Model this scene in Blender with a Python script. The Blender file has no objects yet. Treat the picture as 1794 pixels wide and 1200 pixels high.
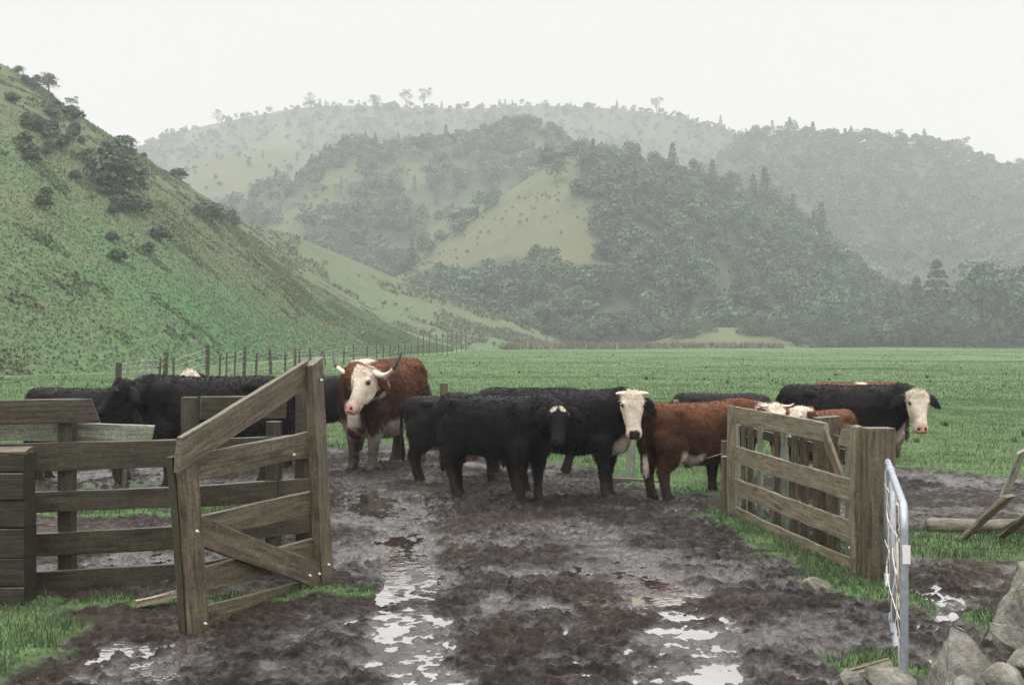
import bpy, math, random
import numpy as np
from mathutils import Vector, Matrix

# ---------------------------------------------------------------- camera, sky, sun, exposure
S = bpy.context.scene
COL = S.collection
FPX, CX, HY, EYE = 2000.0, 897.0, 594.0, 1.8      # focal length in photo pixels, centre column, horizon row, eye height

cam_data = bpy.data.cameras.new("camera")
cam = bpy.data.objects.new("camera", cam_data)
COL.objects.link(cam)
cam.location = (0, 0, EYE)
cam.rotation_euler = (math.radians(90), 0, 0)
cam_data.sensor_width = 36.0
cam_data.lens = FPX / 1794.0 * 36.0
cam_data.shift_y = -(600.0 - HY) / 1794.0
cam_data.clip_start = 0.05
cam_data.clip_end = 6000
S.camera = cam

SUN_EL, SUN_AZ = math.radians(58), math.radians(200)
W = bpy.data.worlds.new("World")
S.world = W
W.use_nodes = True
nt = W.node_tree
nt.nodes.clear()
w_out = nt.nodes.new("ShaderNodeOutputWorld")
w_bg = nt.nodes.new("ShaderNodeBackground")
w_sky = nt.nodes.new("ShaderNodeTexSky")
w_sky.sky_type = 'NISHITA'
w_sky.sun_disc = False
w_sky.sun_elevation = SUN_EL
w_sky.sun_rotation = SUN_AZ
w_sky.dust_density = 4.0
w_tc = nt.nodes.new("ShaderNodeTexCoord")
w_sep = nt.nodes.new("ShaderNodeSeparateXYZ")
w_ramp = nt.nodes.new("ShaderNodeValToRGB")          # an even cloud deck, brighter overhead
w_ramp.color_ramp.elements[0].position = 0.0
w_ramp.color_ramp.elements[0].color = (0.221, 0.2085, 0.2055, 1)
w_ramp.color_ramp.elements[1].position = 1.0
w_ramp.color_ramp.elements[1].color = (1.0, 0.985, 0.965, 1)
e = w_ramp.color_ramp.elements.new(0.60)
e.color = (0.70, 0.69, 0.68, 1)
e = w_ramp.color_ramp.elements.new(0.30)
e.color = (0.232, 0.218, 0.2145, 1)
w_scale = nt.nodes.new("ShaderNodeVectorMath")
w_scale.operation = 'SCALE'
w_scale.inputs['Scale'].default_value = 34.0
w_mix = nt.nodes.new("ShaderNodeMixRGB")
w_mix.inputs[0].default_value = 0.965
nt.links.new(w_tc.outputs['Generated'], w_sep.inputs[0])
nt.links.new(w_sep.outputs['Z'], w_ramp.inputs[0])
nt.links.new(w_ramp.outputs[0], w_scale.inputs[0])
nt.links.new(w_sky.outputs[0], w_mix.inputs[1])
nt.links.new(w_scale.outputs[0], w_mix.inputs[2])
nt.links.new(w_mix.outputs[0], w_bg.inputs[0])
w_bg.inputs[1].default_value = 0.1
nt.links.new(w_bg.outputs[0], w_out.inputs[0])

sun_d = bpy.data.lights.new("sun", 'SUN')
sun_d.energy = 0.6
sun_d.angle = math.radians(40)
sun_d.color = (1.0, 0.97, 0.93)
sun = bpy.data.objects.new("sun", sun_d)
COL.objects.link(sun)
sd = Vector((math.cos(SUN_EL) * math.sin(SUN_AZ), math.cos(SUN_EL) * math.cos(SUN_AZ), math.sin(SUN_EL)))
sun.rotation_euler = sd.to_track_quat('Z', 'Y').to_euler()

vs = S.view_settings
vs.view_transform = 'Standard'
vs.look = 'None'
vs.gamma = 1.0
vs.use_curve_mapping = False
vs.exposure = 0.3
S.cycles.use_denoising = True
S.cycles.denoiser = 'OPENIMAGEDENOISE'
S.cycles.denoising_prefilter = 'ACCURATE'
S.cycles.use_adaptive_sampling = False
S.cycles.sample_clamp_indirect = 4.0
S.cycles.volume_bounces = 3
S.cycles.max_bounces = 8
S.cycles.volume_step_rate = 4.0

# ---------------------------------------------------------------- helpers
rng = np.random.default_rng(7)
random.seed(7)

def P(px, py, d):
    return Vector(((px - CX) / FPX * d, d, EYE - (py - HY) / FPX * d))

def G(px, py):
    d = FPX * EYE / (py - HY)
    return ((px - CX) / FPX * d, d)

def hash2(ix, iy, seed):
    h = (ix.astype(np.int64) * 374761393 + iy.astype(np.int64) * 668265263 + seed * 974634777) & 0x7fffffff
    h = ((h ^ (h >> 13)) * 1274126177) & 0x7fffffff
    h = ((h ^ (h >> 16)) * 1103515245 + 12345) & 0x7fffffff
    return (h & 0xffffff) / float(0xffffff)

def vnoise(x, y, seed=0):
    x0, y0 = np.floor(x), np.floor(y)
    fx, fy = x - x0, y - y0
    fx = fx * fx * (3 - 2 * fx); fy = fy * fy * (3 - 2 * fy)
    a = hash2(x0, y0, seed); b = hash2(x0 + 1, y0, seed)
    c = hash2(x0, y0 + 1, seed); d = hash2(x0 + 1, y0 + 1, seed)
    return (a * (1 - fx) + b * fx) * (1 - fy) + (c * (1 - fx) + d * fx) * fy - 0.5

def fbm(x, y, seed=0, octv=4, gain=0.5):
    s, a, f = 0, 1.0, 1.0
    for k in range(octv):
        s = s + a * vnoise(x * f + 17.3 * k, y * f - 9.1 * k, seed + k)
        a *= gain; f *= 2.03
    return s

def worley(x, y, seed=0):
    x0, y0 = np.floor(x), np.floor(y)
    best = np.full(x.shape, 9.0)
    for dx in (-1, 0, 1):
        for dy in (-1, 0, 1):
            cx, cy = x0 + dx, y0 + dy
            ox = cx + hash2(cx, cy, seed); oy = cy + hash2(cx, cy, seed + 5)
            best = np.minimum(best, (ox - x) ** 2 + (oy - y) ** 2)
    return np.sqrt(best)

def sstep(a, b, x):
    t = np.clip((x - a) / (b - a), 0, 1)
    return t * t * (3 - 2 * t)

def inpoly(px, py, poly):
    inside = np.zeros(px.shape, bool)
    n = len(poly)
    for i in range(n):
        x1, y1 = poly[i]; x2, y2 = poly[(i + 1) % n]
        if y1 == y2: continue
        c = ((y1 > py) != (y2 > py)) & (px < (x2 - x1) * (py - y1) / (y2 - y1) + x1)
        inside ^= c
    return inside

def mesh_arrays(name, V, F, colors=None, cname='tint', smooth=False):
    """V (n,3); F list of int arrays (m,k)."""
    me = bpy.data.meshes.new(name)
    V = np.asarray(V, np.float32)
    if not isinstance(F, list): F = [F]
    F = [np.asarray(f, np.int32) for f in F if len(f)]
    tot = np.concatenate([np.full(len(f), f.shape[1], np.int32) for f in F])
    loops = np.concatenate([f.ravel() for f in F])
    me.vertices.add(len(V)); me.vertices.foreach_set('co', V.ravel())
    me.loops.add(len(loops)); me.loops.foreach_set('vertex_index', loops)
    me.polygons.add(len(tot))
    st = np.concatenate([[0], np.cumsum(tot)[:-1]]).astype(np.int32)
    me.polygons.foreach_set('loop_start', st)
    me.polygons.foreach_set('loop_total', tot)
    me.polygons.foreach_set('use_smooth', np.full(len(tot), bool(smooth)))
    me.update(calc_edges=True)
    if colors is not None:
        c = np.ones((len(V), 4), np.float32); c[:, :colors.shape[1]] = colors
        a = me.color_attributes.new(cname, 'FLOAT_COLOR', 'POINT')
        a.data.foreach_set('color', c.ravel())
    return me

def link(name, me, mat=None, parent=None, M=None):
    o = bpy.data.objects.new(name, me)
    COL.objects.link(o)
    if mat is not None and me is not None and len(me.materials) == 0: me.materials.append(mat)
    if parent is not None: o.parent = parent
    if M is not None: o.matrix_local = M
    return o

def tag(o, label=None, cat=None, group=None, kind=None):
    if label: o['label'] = label
    if cat: o['category'] = cat
    if group: o['group'] = group
    if kind: o['kind'] = kind
    return o

def empty(name, loc, label, cat, group=None):
    o = bpy.data.objects.new(name, None)
    o.empty_display_size = 0.2
    COL.objects.link(o)
    o.location = loc
    return tag(o, label, cat, group)

class NT:
    """tiny node-tree writer"""
    def __init__(s, name):
        s.m = bpy.data.materials.new(name); s.m.use_nodes = True
        s.t = s.m.node_tree; s.t.nodes.clear()
        s.out = s.t.nodes.new('ShaderNodeOutputMaterial')
        s.b = s.t.nodes.new('ShaderNodeBsdfPrincipled')
        s.t.links.new(s.b.outputs[0], s.out.inputs[0])
    def n(s, typ, **kw):
        nd = s.t.nodes.new(typ)
        for k, v in kw.items():
            if hasattr(nd, k): setattr(nd, k, v)
            else: nd.inputs[k.replace('_', ' ')].default_value = v
        return nd
    def l(s, a, b): s.t.links.new(a, b)
    def noise(s, vec, scale, detail=5, rough=0.6):
        nd = s.n('ShaderNodeTexNoise'); nd.inputs['Scale'].default_value = scale
        nd.inputs['Detail'].default_value = detail; nd.inputs['Roughness'].default_value = rough
        if vec is not None: s.l(vec, nd.inputs['Vector'])
        return nd.outputs['Fac']
    def ramp(s, fac, stops):
        nd = s.n('ShaderNodeValToRGB'); cr = nd.color_ramp
        while len(cr.elements) < len(stops): cr.elements.new(0.5)
        for e_, (p, c) in zip(cr.elements, stops):
            e_.position = p
            e_.color = (c, c, c, 1) if isinstance(c, (int, float)) else (*c, 1)
        s.l(fac, nd.inputs[0]); return nd.outputs[0]
    def mix(s, fac, a, b, mode='MIX'):
        nd = s.n('ShaderNodeMixRGB'); nd.blend_type = mode
        for i, v in enumerate((fac, a, b)):
            if isinstance(v, (int, float)): nd.inputs[i].default_value = v if i == 0 else (v, v, v, 1)
            elif isinstance(v, tuple): nd.inputs[i].default_value = (*v, 1)
            else: s.l(v, nd.inputs[i])
        return nd.outputs[0]
    def math(s, op, a, b=0.0):
        nd = s.n('ShaderNodeMath'); nd.operation = op
        for i, v in enumerate((a, b)):
            if isinstance(v, (int, float)): nd.inputs[i].default_value = v
            else: s.l(v, nd.inputs[i])
        return nd.outputs[0]
    def bump(s, h, strength, dist):
        nd = s.n('ShaderNodeBump'); nd.inputs['Strength'].default_value = strength
        nd.inputs['Distance'].default_value = dist
        s.l(h, nd.inputs['Height']); s.l(nd.outputs[0], s.b.inputs['Normal'])
    def attr(s, name):
        nd = s.n('ShaderNodeAttribute'); nd.attribute_name = name; return nd
    def objco(s, scale=(1, 1, 1), rnd=True):
        tc = s.n('ShaderNodeTexCoord')
        mp = s.n('ShaderNodeMapping'); mp.inputs['Scale'].default_value = scale
        s.l(tc.outputs['Object'], mp.inputs['Vector'])
        if rnd:
            oi = s.n('ShaderNodeObjectInfo')
            k = s.math('MULTIPLY', oi.outputs['Random'], 57.0)
            cb = s.n('ShaderNodeCombineXYZ'); s.l(k, cb.inputs[0]); s.l(k, cb.inputs[1]); s.l(k, cb.inputs[2])
            s.l(cb.outputs[0], mp.inputs['Location'])
        return mp.outputs[0]

# ---------------------------------------------------------------- materials
def mat_tint(name, rough=0.65, var=0.25, scale=40.0, spec=0.3, sheen=0.0):
    m = NT(name); a = m.attr('tint')
    nz = m.noise(m.objco((1, 1, 1), False), scale, 3)
    f = m.ramp(nz, [(0.25, 1 - var), (0.75, 1 + var)])
    m.l(m.mix(1.0, a.outputs['Color'], f, 'MULTIPLY'), m.b.inputs['Base Color'])
    m.b.inputs['Roughness'].default_value = rough
    m.b.inputs['Specular IOR Level'].default_value = spec
    if sheen: m.b.inputs['Sheen Weight'].default_value = sheen
    return m.m

def mat_wood(name, dark, light, lichen, lich_amt=0.5, lich2=(0.20, 0.19, 0.10)):
    m = NT(name)
    v = m.objco((1.6, 22, 22)); grain = m.noise(v, 2.0, 6, 0.65)
    v2 = m.objco((2.2, 3.0, 3.0)); blot = m.noise(v2, 2.6, 6, 0.65)
    v3 = m.objco((1, 1, 1)); fine = m.noise(v3, 60, 4, 0.7)
    v4 = m.objco((9, 1.5, 1.5)); streak = m.noise(v4, 2.0, 4, 0.6)
    c = m.ramp(grain, [(0.30, tuple(x * 0.35 for x in dark)), (0.44, dark), (0.64, light)])
    lf = m.ramp(blot, [(0.5 - 0.12 * lich_amt, 0.0), (0.62, lich_amt)])
    c = m.mix(lf, c, lichen)
    sf = m.ramp(streak, [(0.5, 0.0), (0.72, 0.45)])
    c = m.mix(sf, c, lich2)
    spk = m.noise(m.objco((1, 1, 1)), 17, 5, 0.65)
    c = m.mix(m.ramp(spk, [(0.57, 0.0), (0.66, 0.55 * lich_amt)]), c, tuple(min(1, x * 1.7) for x in lichen))
    dk = m.noise(m.objco((0.9, 2.5, 2.5)), 3.1, 4, 0.6)
    c = m.mix(m.ramp(dk, [(0.54, 0.0), (0.72, 0.6)]), c, tuple(x * 0.35 for x in dark))
    ff = m.ramp(fine, [(0.3, 0.5), (0.7, 1.45)])
    c = m.mix(1.0, c, ff, 'MULTIPLY')
    m.l(c, m.b.inputs['Base Color'])
    m.b.inputs['Roughness'].default_value = 0.42
    m.b.inputs['Specular IOR Level'].default_value = 0.5
    h = m.math('ADD', grain, m.math('MULTIPLY', fine, 0.5))
    m.bump(h, 0.55, 0.006)
    return m.m

M_WOOD_D = mat_wood("dark_wet_timber", (0.033, 0.026, 0.017), (0.072, 0.058, 0.038), (0.050, 0.050, 0.026), 0.6, (0.08, 0.066, 0.038))
M_WOOD_B = mat_wood("black_wet_timber", (0.020, 0.016, 0.011), (0.045, 0.037, 0.026), (0.032, 0.034, 0.018), 0.5, (0.05, 0.042, 0.026))
M_WOOD_G = mat_wood("weathered_grey_timber", (0.058, 0.045, 0.029), (0.150, 0.123, 0.086), (0.098, 0.092, 0.056), 0.6, (0.165, 0.128, 0.07))
M_WOOD_L = mat_wood("pale_lichen_timber", (0.105, 0.086, 0.056), (0.25, 0.215, 0.158), (0.19, 0.18, 0.128), 0.7, (0.21, 0.15, 0.06))
M_WOOD_P = mat_wood("pale_bare_timber", (0.26, 0.22, 0.15), (0.42, 0.37, 0.27), (0.30, 0.31, 0.22), 0.5, (0.3, 0.3, 0.22))
M_WOOD_GP = mat_wood("pale_green_timber", (0.17, 0.18, 0.13), (0.29, 0.30, 0.24), (0.22, 0.26, 0.19), 0.6, (0.25, 0.28, 0.2))

def mat_simple(name, col, rough, metal=0.0, var=0.3, scale=30, spec=0.5, bump=0.0):
    m = NT(name); v = m.objco((1, 1, 1))
    nz = m.noise(v, scale, 5, 0.65)
    f = m.ramp(nz, [(0.3, 1 - var), (0.7, 1 + var)])
    m.l(m.mix(1.0, col, f, 'MULTIPLY'), m.b.inputs['Base Color'])
    m.b.inputs['Roughness'].default_value = rough
    m.b.inputs['Metallic'].default_value = metal
    m.b.inputs['Specular IOR Level'].default_value = spec
    if bump: m.bump(nz, bump, 0.01)
    return m.m
M_GALV = mat_simple("galvanised_steel", (0.36, 0.39, 0.43), 0.42, 0.55, 0.25, 25)
M_WIRE = mat_simple("weathered_wire", (0.42, 0.42, 0.40), 0.5, 0.3, 0.2)
M_WHITEWIRE = mat_simple("pale_wire", (0.62, 0.57, 0.50), 0.5, 0.0, 0.15)
M_TAG = mat_simple("white_enamel", (0.75, 0.73, 0.70), 0.4, 0.0, 0.05)
M_BOLT = mat_simple("steel_bolt", (0.48, 0.50, 0.52), 0.4, 0.5, 0.2)
M_EYE = mat_simple("dark_eye", (0.012, 0.009, 0.007), 0.08, 0.0, 0.1)
M_HORN = mat_simple("horn_keratin", (0.62, 0.55, 0.43), 0.45, 0.0, 0.15, 20)
M_HORN_TIP = mat_simple("dark_horn_keratin", (0.07, 0.065, 0.055), 0.4, 0.0, 0.2, 20)
M_HOOF = mat_simple("muddy_hoof", (0.03, 0.025, 0.02), 0.5, 0.0, 0.3)
M_LEAF = mat_tint("foliage", 0.6, 0.2, 3.0, 0.25)
M_BARK = mat_simple("bark", (0.075, 0.06, 0.045), 0.85, 0.0, 0.4, 6)
M_GRASS = mat_tint("grass_blades", 0.55, 0.18, 2.0, 0.3)
M_COAT = mat_tint("cattle_hair", 0.5, 0.22, 28.0, 0.10, 0.0)

def mat_rock():
    m = NT("lichened_rock"); v = m.objco((1, 1, 1))
    a = m.noise(v, 4, 7, 0.7); b = m.noise(v, 26, 5, 0.7); c2 = m.noise(m.objco((1, 1, 4)), 7, 4, 0.6)
    c = m.ramp(a, [(0.3, (0.07, 0.068, 0.058)), (0.5, (0.155, 0.15, 0.13)), (0.68, (0.29, 0.275, 0.235))])
    c = m.mix(m.ramp(c2, [(0.55, 0.0), (0.7, 0.6)]), c, (0.26, 0.20, 0.12))
    ms = m.noise(v, 3.1, 5, 0.7)
    c = m.mix(m.ramp(ms, [(0.55, 0.0), (0.68, 0.6)]), c, (0.075, 0.085, 0.04))
    c = m.mix(1.0, c, m.ramp(b, [(0.3, 0.6), (0.7, 1.3)]), 'MULTIPLY')
    m.l(c, m.b.inputs['Base Color']); m.b.inputs['Roughness'].default_value = 0.75
    m.bump(m.math('ADD', a, m.math('MULTIPLY', b, 0.4)), 0.9, 0.05)
    return m.m
M_ROCK = mat_rock()

def mat_ground():
    m = NT("mud_and_pasture"); a = m.attr('cover')
    sp = m.n('ShaderNodeSeparateColor'); m.l(a.outputs['Color'], sp.inputs[0])
    grass, wet, alt = sp.outputs[0], sp.outputs[1], sp.outputs[2]
    v = m.objco((1, 1, 1), False)
    big = m.noise(v, 0.35, 5, 0.6); med = m.noise(v, 4.0, 6, 0.65); fine = m.noise(v, 38, 5, 0.7); vf = m.noise(v, 120, 3, 0.7)
    mud = m.ramp(med, [(0.3, (0.0075, 0.0056, 0.0048)), (0.5, (0.018, 0.0138, 0.012)), (0.7, (0.046, 0.037, 0.033))])
    mud = m.mix(1.0, mud, m.ramp(fine, [(0.34, 0.3), (0.66, 1.7)]), 'MULTIPLY')
    mud = m.mix(m.ramp(big, [(0.45, 0.0), (0.65, 0.35)]), mud, (0.07, 0.05, 0.032))
    gr = m.ramp(med, [(0.3, (0.048, 0.094, 0.034)), (0.5, (0.074, 0.138, 0.049)), (0.72, (0.112, 0.162, 0.062))])
    gr = m.mix(m.ramp(big, [(0.42, 0.0), (0.7, 0.55)]), gr, (0.106, 0.154, 0.062))
    gr = m.mix(1.0, gr, m.ramp(fine, [(0.25, 0.5), (0.75, 1.5)]), 'MULTIPLY')
    c = m.mix(grass, mud, gr)
    m.l(c, m.b.inputs['Base Color'])
    wn = m.math('MULTIPLY', m.math('SUBTRACT', m.noise(v, 13, 5, 0.7), 0.5), 2.2)
    wet = m.math('ADD', wet, wn)
    r = m.ramp(wet, [(0.0, 0.65), (0.45, 0.36), (1.0, 0.10)])
    r2 = m.mix(grass, r, 0.75)
    m.l(r2, m.b.inputs['Roughness'])
    m.l(m.mix(grass, m.ramp(wet, [(0.0, 0.1), (0.4, 0.35), (0.75, 0.9), (1.0, 1.0)]), 0.15), m.b.inputs['Specular IOR Level'])
    h = m.math('ADD', fine, m.math('MULTIPLY', vf, 0.5))
    m.bump(h, 0.7, 0.016)
    return m.m
M_GROUND = mat_ground()

def mat_hill():
    m = NT("hill_pasture"); a = m.attr('tint')
    v = m.objco((1, 1, 1), False)
    n1 = m.noise(v, 0.05, 6, 0.65); n2 = m.noise(v, 0.45, 6, 0.7); n3 = m.noise(v, 2.2, 4, 0.7)
    tc = m.objco((0.25, 0.25, 1.4), False); terr = m.noise(tc, 0.9, 4, 0.6)
    c = m.mix(m.ramp(n1, [(0.42, 0.0), (0.62, 0.55)]), a.outputs['Color'], (0.115, 0.118, 0.06))
    c = m.mix(m.ramp(n2, [(0.52, 0.0), (0.7, 0.4)]), c, (0.12, 0.11, 0.065))
    c = m.mix(m.ramp(terr, [(0.52, 0.0), (0.7, 0.3)]), c, (0.06, 0.068, 0.038))
    c = m.mix(1.0, c, m.ramp(n3, [(0.3, 0.55), (0.7, 1.45)]), 'MULTIPLY')
    m.l(c, m.b.inputs['Base Color']); m.b.inputs['Roughness'].default_value = 0.85
    m.b.inputs['Specular IOR Level'].default_value = 0.1
    m.bump(m.math('ADD', n2, n3), 0.5, 0.6)
    return m.m
M_HILL = mat_hill()

def mat_water():
    m = NT("puddle_water")
    v = m.objco((1, 1, 1), False)
    m.b.inputs['Base Color'].default_value = (0.10, 0.085, 0.07, 1)
    m.b.inputs['Roughness'].default_value = 0.04
    m.b.inputs['IOR'].default_value = 1.33
    gl = m.n('ShaderNodeBsdfGlossy'); gl.inputs['Color'].default_value = (0.97, 0.96, 0.95, 1); gl.inputs['Roughness'].default_value = 0.05
    mx = m.n('ShaderNodeMixShader')
    m.l(m.ramp(m.noise(v, 1.2, 3), [(0.3, 0.55), (0.6, 0.8)]), mx.inputs[0])
    m.l(m.b.outputs[0], mx.inputs[1]); m.l(gl.outputs[0], mx.inputs[2]); m.l(mx.outputs[0], m.out.inputs[0])
    bp = m.n('ShaderNodeBump'); bp.inputs['Strength'].default_value = 0.25; bp.inputs['Distance'].default_value = 0.01
    m.l(m.noise(v, 9, 3), bp.inputs['Height']); m.l(bp.outputs[0], gl.inputs['Normal']); m.l(bp.outputs[0], m.b.inputs['Normal'])
    return m.m
M_WATER = mat_water()

# ---------------------------------------------------------------- haze
def box_mesh(name, lo, hi):
    V = [(x, y, z) for x in (lo[0], hi[0]) for y in (lo[1], hi[1]) for z in (lo[2], hi[2])]
    F = [(0, 1, 3, 2), (4, 6, 7, 5), (0, 4, 5, 1), (2, 3, 7, 6), (0, 2, 6, 4), (1, 5, 7, 3)]
    return mesh_arrays(name, V, np.array(F))
hz = bpy.data.materials.new("haze_air"); hz.use_nodes = True
hz.node_tree.nodes.clear()
ho = hz.node_tree.nodes.new('ShaderNodeOutputMaterial'); hv = hz.node_tree.nodes.new('ShaderNodeVolumePrincipled')
hv.inputs['Color'].default_value = (0.755, 0.778, 0.80, 1)
hv.inputs['Density'].default_value = 0.00095
hv.inputs['Anisotropy'].default_value = 0.0
hz.node_tree.links.new(hv.outputs[0], ho.inputs['Volume'])
haze = link("haze", box_mesh("haze", (-720, -280, -3.0), (720, 985, 184)), hz)
tag(haze, kind='stuff'); haze['label'] = "thin pale rain haze filling the valley"; haze['category'] = "haze"

# ---------------------------------------------------------------- ground
def seg_dist(X, Y, a, b):
    ax, ay = a; bx, by = b
    dx, dy = bx - ax, by - ay
    t = np.clip(((X - ax) * dx + (Y - ay) * dy) / (dx * dx + dy * dy + 1e-9), 0, 1)
    return np.hypot(X - ax - t * dx, Y - ay - t * dy)

def polyline_dist(X, Y, pts):
    d = np.full(X.shape, 99.0)
    for a, b in zip(pts[:-1], pts[1:]): d = np.minimum(d, seg_dist(X, Y, a, b))
    return d

RUT_L = [G(640, 850), G(672, 885), G(700, 905), G(715, 960), G(728, 1020), G(715, 1090), G(760, 1190), (-0.35, 4.8)]
RUT_R = [G(985, 915), G(1015, 935), G(1075, 970), G(1130, 1030), G(1180, 1090), G(1190, 1200), (0.8, 4.8)]
GRASS_CAPS = [((2.16, 11.6), (2.5, 8.3), 0.24), ((2.42, 8.2), (2.66, 7.75), 0.26), ((3.5, 9.95), (6.5, 9.3), 0.62), ((-3.15, 6.9), (-3.1, 5.6), 0.5),
              ((-3.4, 7.75), (-2.3, 7.75), 0.12), ((-1.95, 7.75), (-1.6, 8.05), 0.13), ((-1.32, 8.15), (-1.2, 8.1), 0.12),
              ((-4.6, 11.7), (-3.0, 11.7), 0.22), ((2.15, 13.4), (2.3, 13.3), 0.25), ((3.06, 7.3), (3.0, 6.9), 0.12), ((2.0, 6.3), (2.15, 6.2), 0.14)]
PUDDLES = [(955, 1062, 100, 16), (995, 1105, 30, 16), (875, 1045, 50, 20), (1278, 1088, 30, 42), (1275, 1175, 60, 50), (860, 1072, 30, 10),
           (610, 1088, 44, 10), (215, 1130, 200, 26), (155, 1195, 110, 14), (1680, 1050, 130, 40), (1660, 1080, 60, 30), (1252, 1010, 16, 16), (290, 985, 70, 22),
           (625, 890, 70, 44), (180, 848, 300, 26), (690, 1010, 16, 90), (1040, 1160, 90, 14), (930, 1170, 90, 12), (1215, 1110, 40, 12), (300, 1185, 60, 16), (1010, 1185, 60, 16), (1090, 1135, 40, 12), (600, 985, 20, 12)]
_pr = np.random.default_rng(77)
for _ in range(34): PUDDLES.append((_pr.uniform(780, 1290), _pr.uniform(985, 1200), _pr.uniform(18, 60), _pr.uniform(6, 12)))
for _ in range(16): PUDDLES.append((_pr.uniform(110, 330), _pr.uniform(1095, 1200), _pr.uniform(30, 80), _pr.uniform(8, 14)))
for _ in range(16): PUDDLES.append((_pr.uniform(585, 720), _pr.uniform(920, 1200), _pr.uniform(18, 44), _pr.uniform(6, 12)))
for _ in range(14): PUDDLES.append((_pr.uniform(1615, 1750), _pr.uniform(1025, 1100), _pr.uniform(20, 50), _pr.uniform(6, 14)))
for _ in range(10): PUDDLES.append((_pr.uniform(180, 330), _pr.uniform(965, 1000), _pr.uniform(20, 50), _pr.uniform(6, 12)))
YB_X = [-40, -10, -6, -4, -1.5, 0, 1.2, 2.5, 3.3, 6, 9, 40]
YB_Y = [13, 15, 16, 18.5, 19, 17.2, 14.8, 13.4, 14.6, 15.2, 14, 12]

def grass_mask(X, Y):
    n = fbm(X * 1.1, Y * 0.9, 21, 4) * 1.6
    yb = np.interp(X, YB_X, YB_Y)
    g = sstep(-0.5, 0.9, Y - yb + n * 1.5)
    n2 = fbm(X * 4.0, Y * 4.0, 33, 3) * 0.28
    for a, b, r in GRASS_CAPS:
        g = np.maximum(g, sstep(r * 1.25, r * 0.7, seg_dist(X, Y, a, b) + n2))
    g = np.where(Y > 30, 1, g)
    return g

def ground_fields(X, Y):
    g = grass_mask(X, Y)
    near = sstep(24, 17, Y) * sstep(14, 9, np.abs(X))
    rl = polyline_dist(X, Y, RUT_L); rr = polyline_dist(X, Y, RUT_R)
    wob = fbm(X * 2.2, Y * 2.2, 5, 3) * 0.22
    rut = np.maximum(sstep(0.36, 0.14, rl + wob), 0.85 * sstep(0.44, 0.12, rr + wob * 1.5))
    wx_ = X + 0.10 * fbm(X * 2.3, Y * 2.3, 13, 3); wy_ = Y + 0.10 * fbm(X * 2.3 + 9, Y * 2.3, 14, 3)
    ridge1 = 1 - np.abs(2.6 * fbm(wx_ * 3.8, wy_ * 3.8, 15, 3, 0.5)); ridge2 = 1 - np.abs(2.6 * fbm(wx_ * 8.5, wy_ * 8.5, 16, 2, 0.5))
    bill = np.abs(2.2 * fbm(wx_ * 15, wy_ * 15, 17, 3, 0.6))
    hoof = worley(wx_ * 5.4, wy_ * 5.4, 11)
    clod = 0.013 * (ridge1 - 0.5) + 0.015 * (ridge2 - 0.5) + 0.022 * (bill - 0.4) + 0.026 * (sstep(0.0, 0.45, hoof) - 0.75) + 0.022 * fbm(X * 1.3, Y * 1.3, 2, 3, 0.5) + 0.027 * fbm(X * 23, Y * 23, 4, 3, 0.55)
    calm = 1 - 0.5 * rut
    smooth_patch = sstep(0.05, 0.3, fbm(X * 0.7, Y * 0.7, 44, 2)) * 0.35
    mud = clod * calm * (1 - smooth_patch) * 1.0
    depress = np.zeros_like(X)
    for px, py, w, h in PUDDLES:
        cx, cy = G(px, py)
        sx = w * 0.5 / FPX * cy * 1.0
        sy = h * 0.5 * cy * cy / (FPX * EYE)
        q = ((X - cx) / max(sx, .05)) ** 2 + ((Y - cy) / max(sy, .05)) ** 2
        depress = np.maximum(depress, np.exp(-q * 0.75))
    H = mud - 0.022 * rut - 0.040 * depress + 0.02 * sstep(0.3, 0.7, rl) * sstep(0.75, 0.45, rl) + 0.014
    H = H * (1 - 0.75 * g) + g * (0.035 + 0.03 * fbm(X * 1.3, Y * 1.3, 8, 3))
    far = 0.25 * fbm(X * 0.05, Y * 0.05, 9, 3) * sstep(20, 60, Y) + 0.05 * fbm(X * 0.5, Y * 0.5, 10, 3) * sstep(16, 24, Y)
    H = H * near + (1 - near) * 0.03 + far
    wet = np.clip(0.12 + 0.7 * rut + 0.7 * depress + 1.1 * fbm(X * 1.6, Y * 1.6, 55, 5, .65) + sstep(0.0, -0.025, mud) * 0.5 - sstep(0.008, 0.03, mud) * .3, 0, 1)
    return H, g, wet

def graded(parts):
    out = []
    for a, b, s in parts: out.append(np.arange(a, b, s))
    return np.concatenate(out)
gx = np.concatenate([-np.geomspace(700, 20, 26), graded([(-19, -6, 0.35), (-6, -3.6, 0.04), (-3.6, 3.8, 0.0125), (3.8, 6.5, 0.035), (6.5, 19, 0.35)]), np.geomspace(20, 700, 26)])
gy = np.concatenate([graded([(-250, 0, 50), (0, 4.6, 0.2), (4.6, 9, 0.0135), (9, 13, 0.022), (13, 18, 0.04), (18, 30, 0.25), (30, 60, 1.0)]), np.geomspace(60, 970, 50)])
GX, GY = np.meshgrid(gx, gy)
GH, GG, GW = ground_fields(GX, GY)
nx, ny = len(gx), len(gy)
idx = np.arange(nx * ny).reshape(ny, nx)
quads = np.stack([idx[:-1, :-1], idx[:-1, 1:], idx[1:, 1:], idx[1:, :-1]], -1).reshape(-1, 4)
gv = np.stack([GX, GY, GH], -1).reshape(-1, 3)
gc = np.stack([GG, GW, np.zeros_like(GG)], -1).reshape(-1, 3)
ground = link("ground", mesh_arrays("ground", gv, quads, gc, 'cover', smooth=True), M_GROUND)
tag(ground, "rutted wet mud track running into green pasture", "ground", kind='structure')

def ground_z(x, y):
    h, _, _ = ground_fields(np.array([[float(x)]]), np.array([[float(y)]]))
    return float(h[0, 0])

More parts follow.
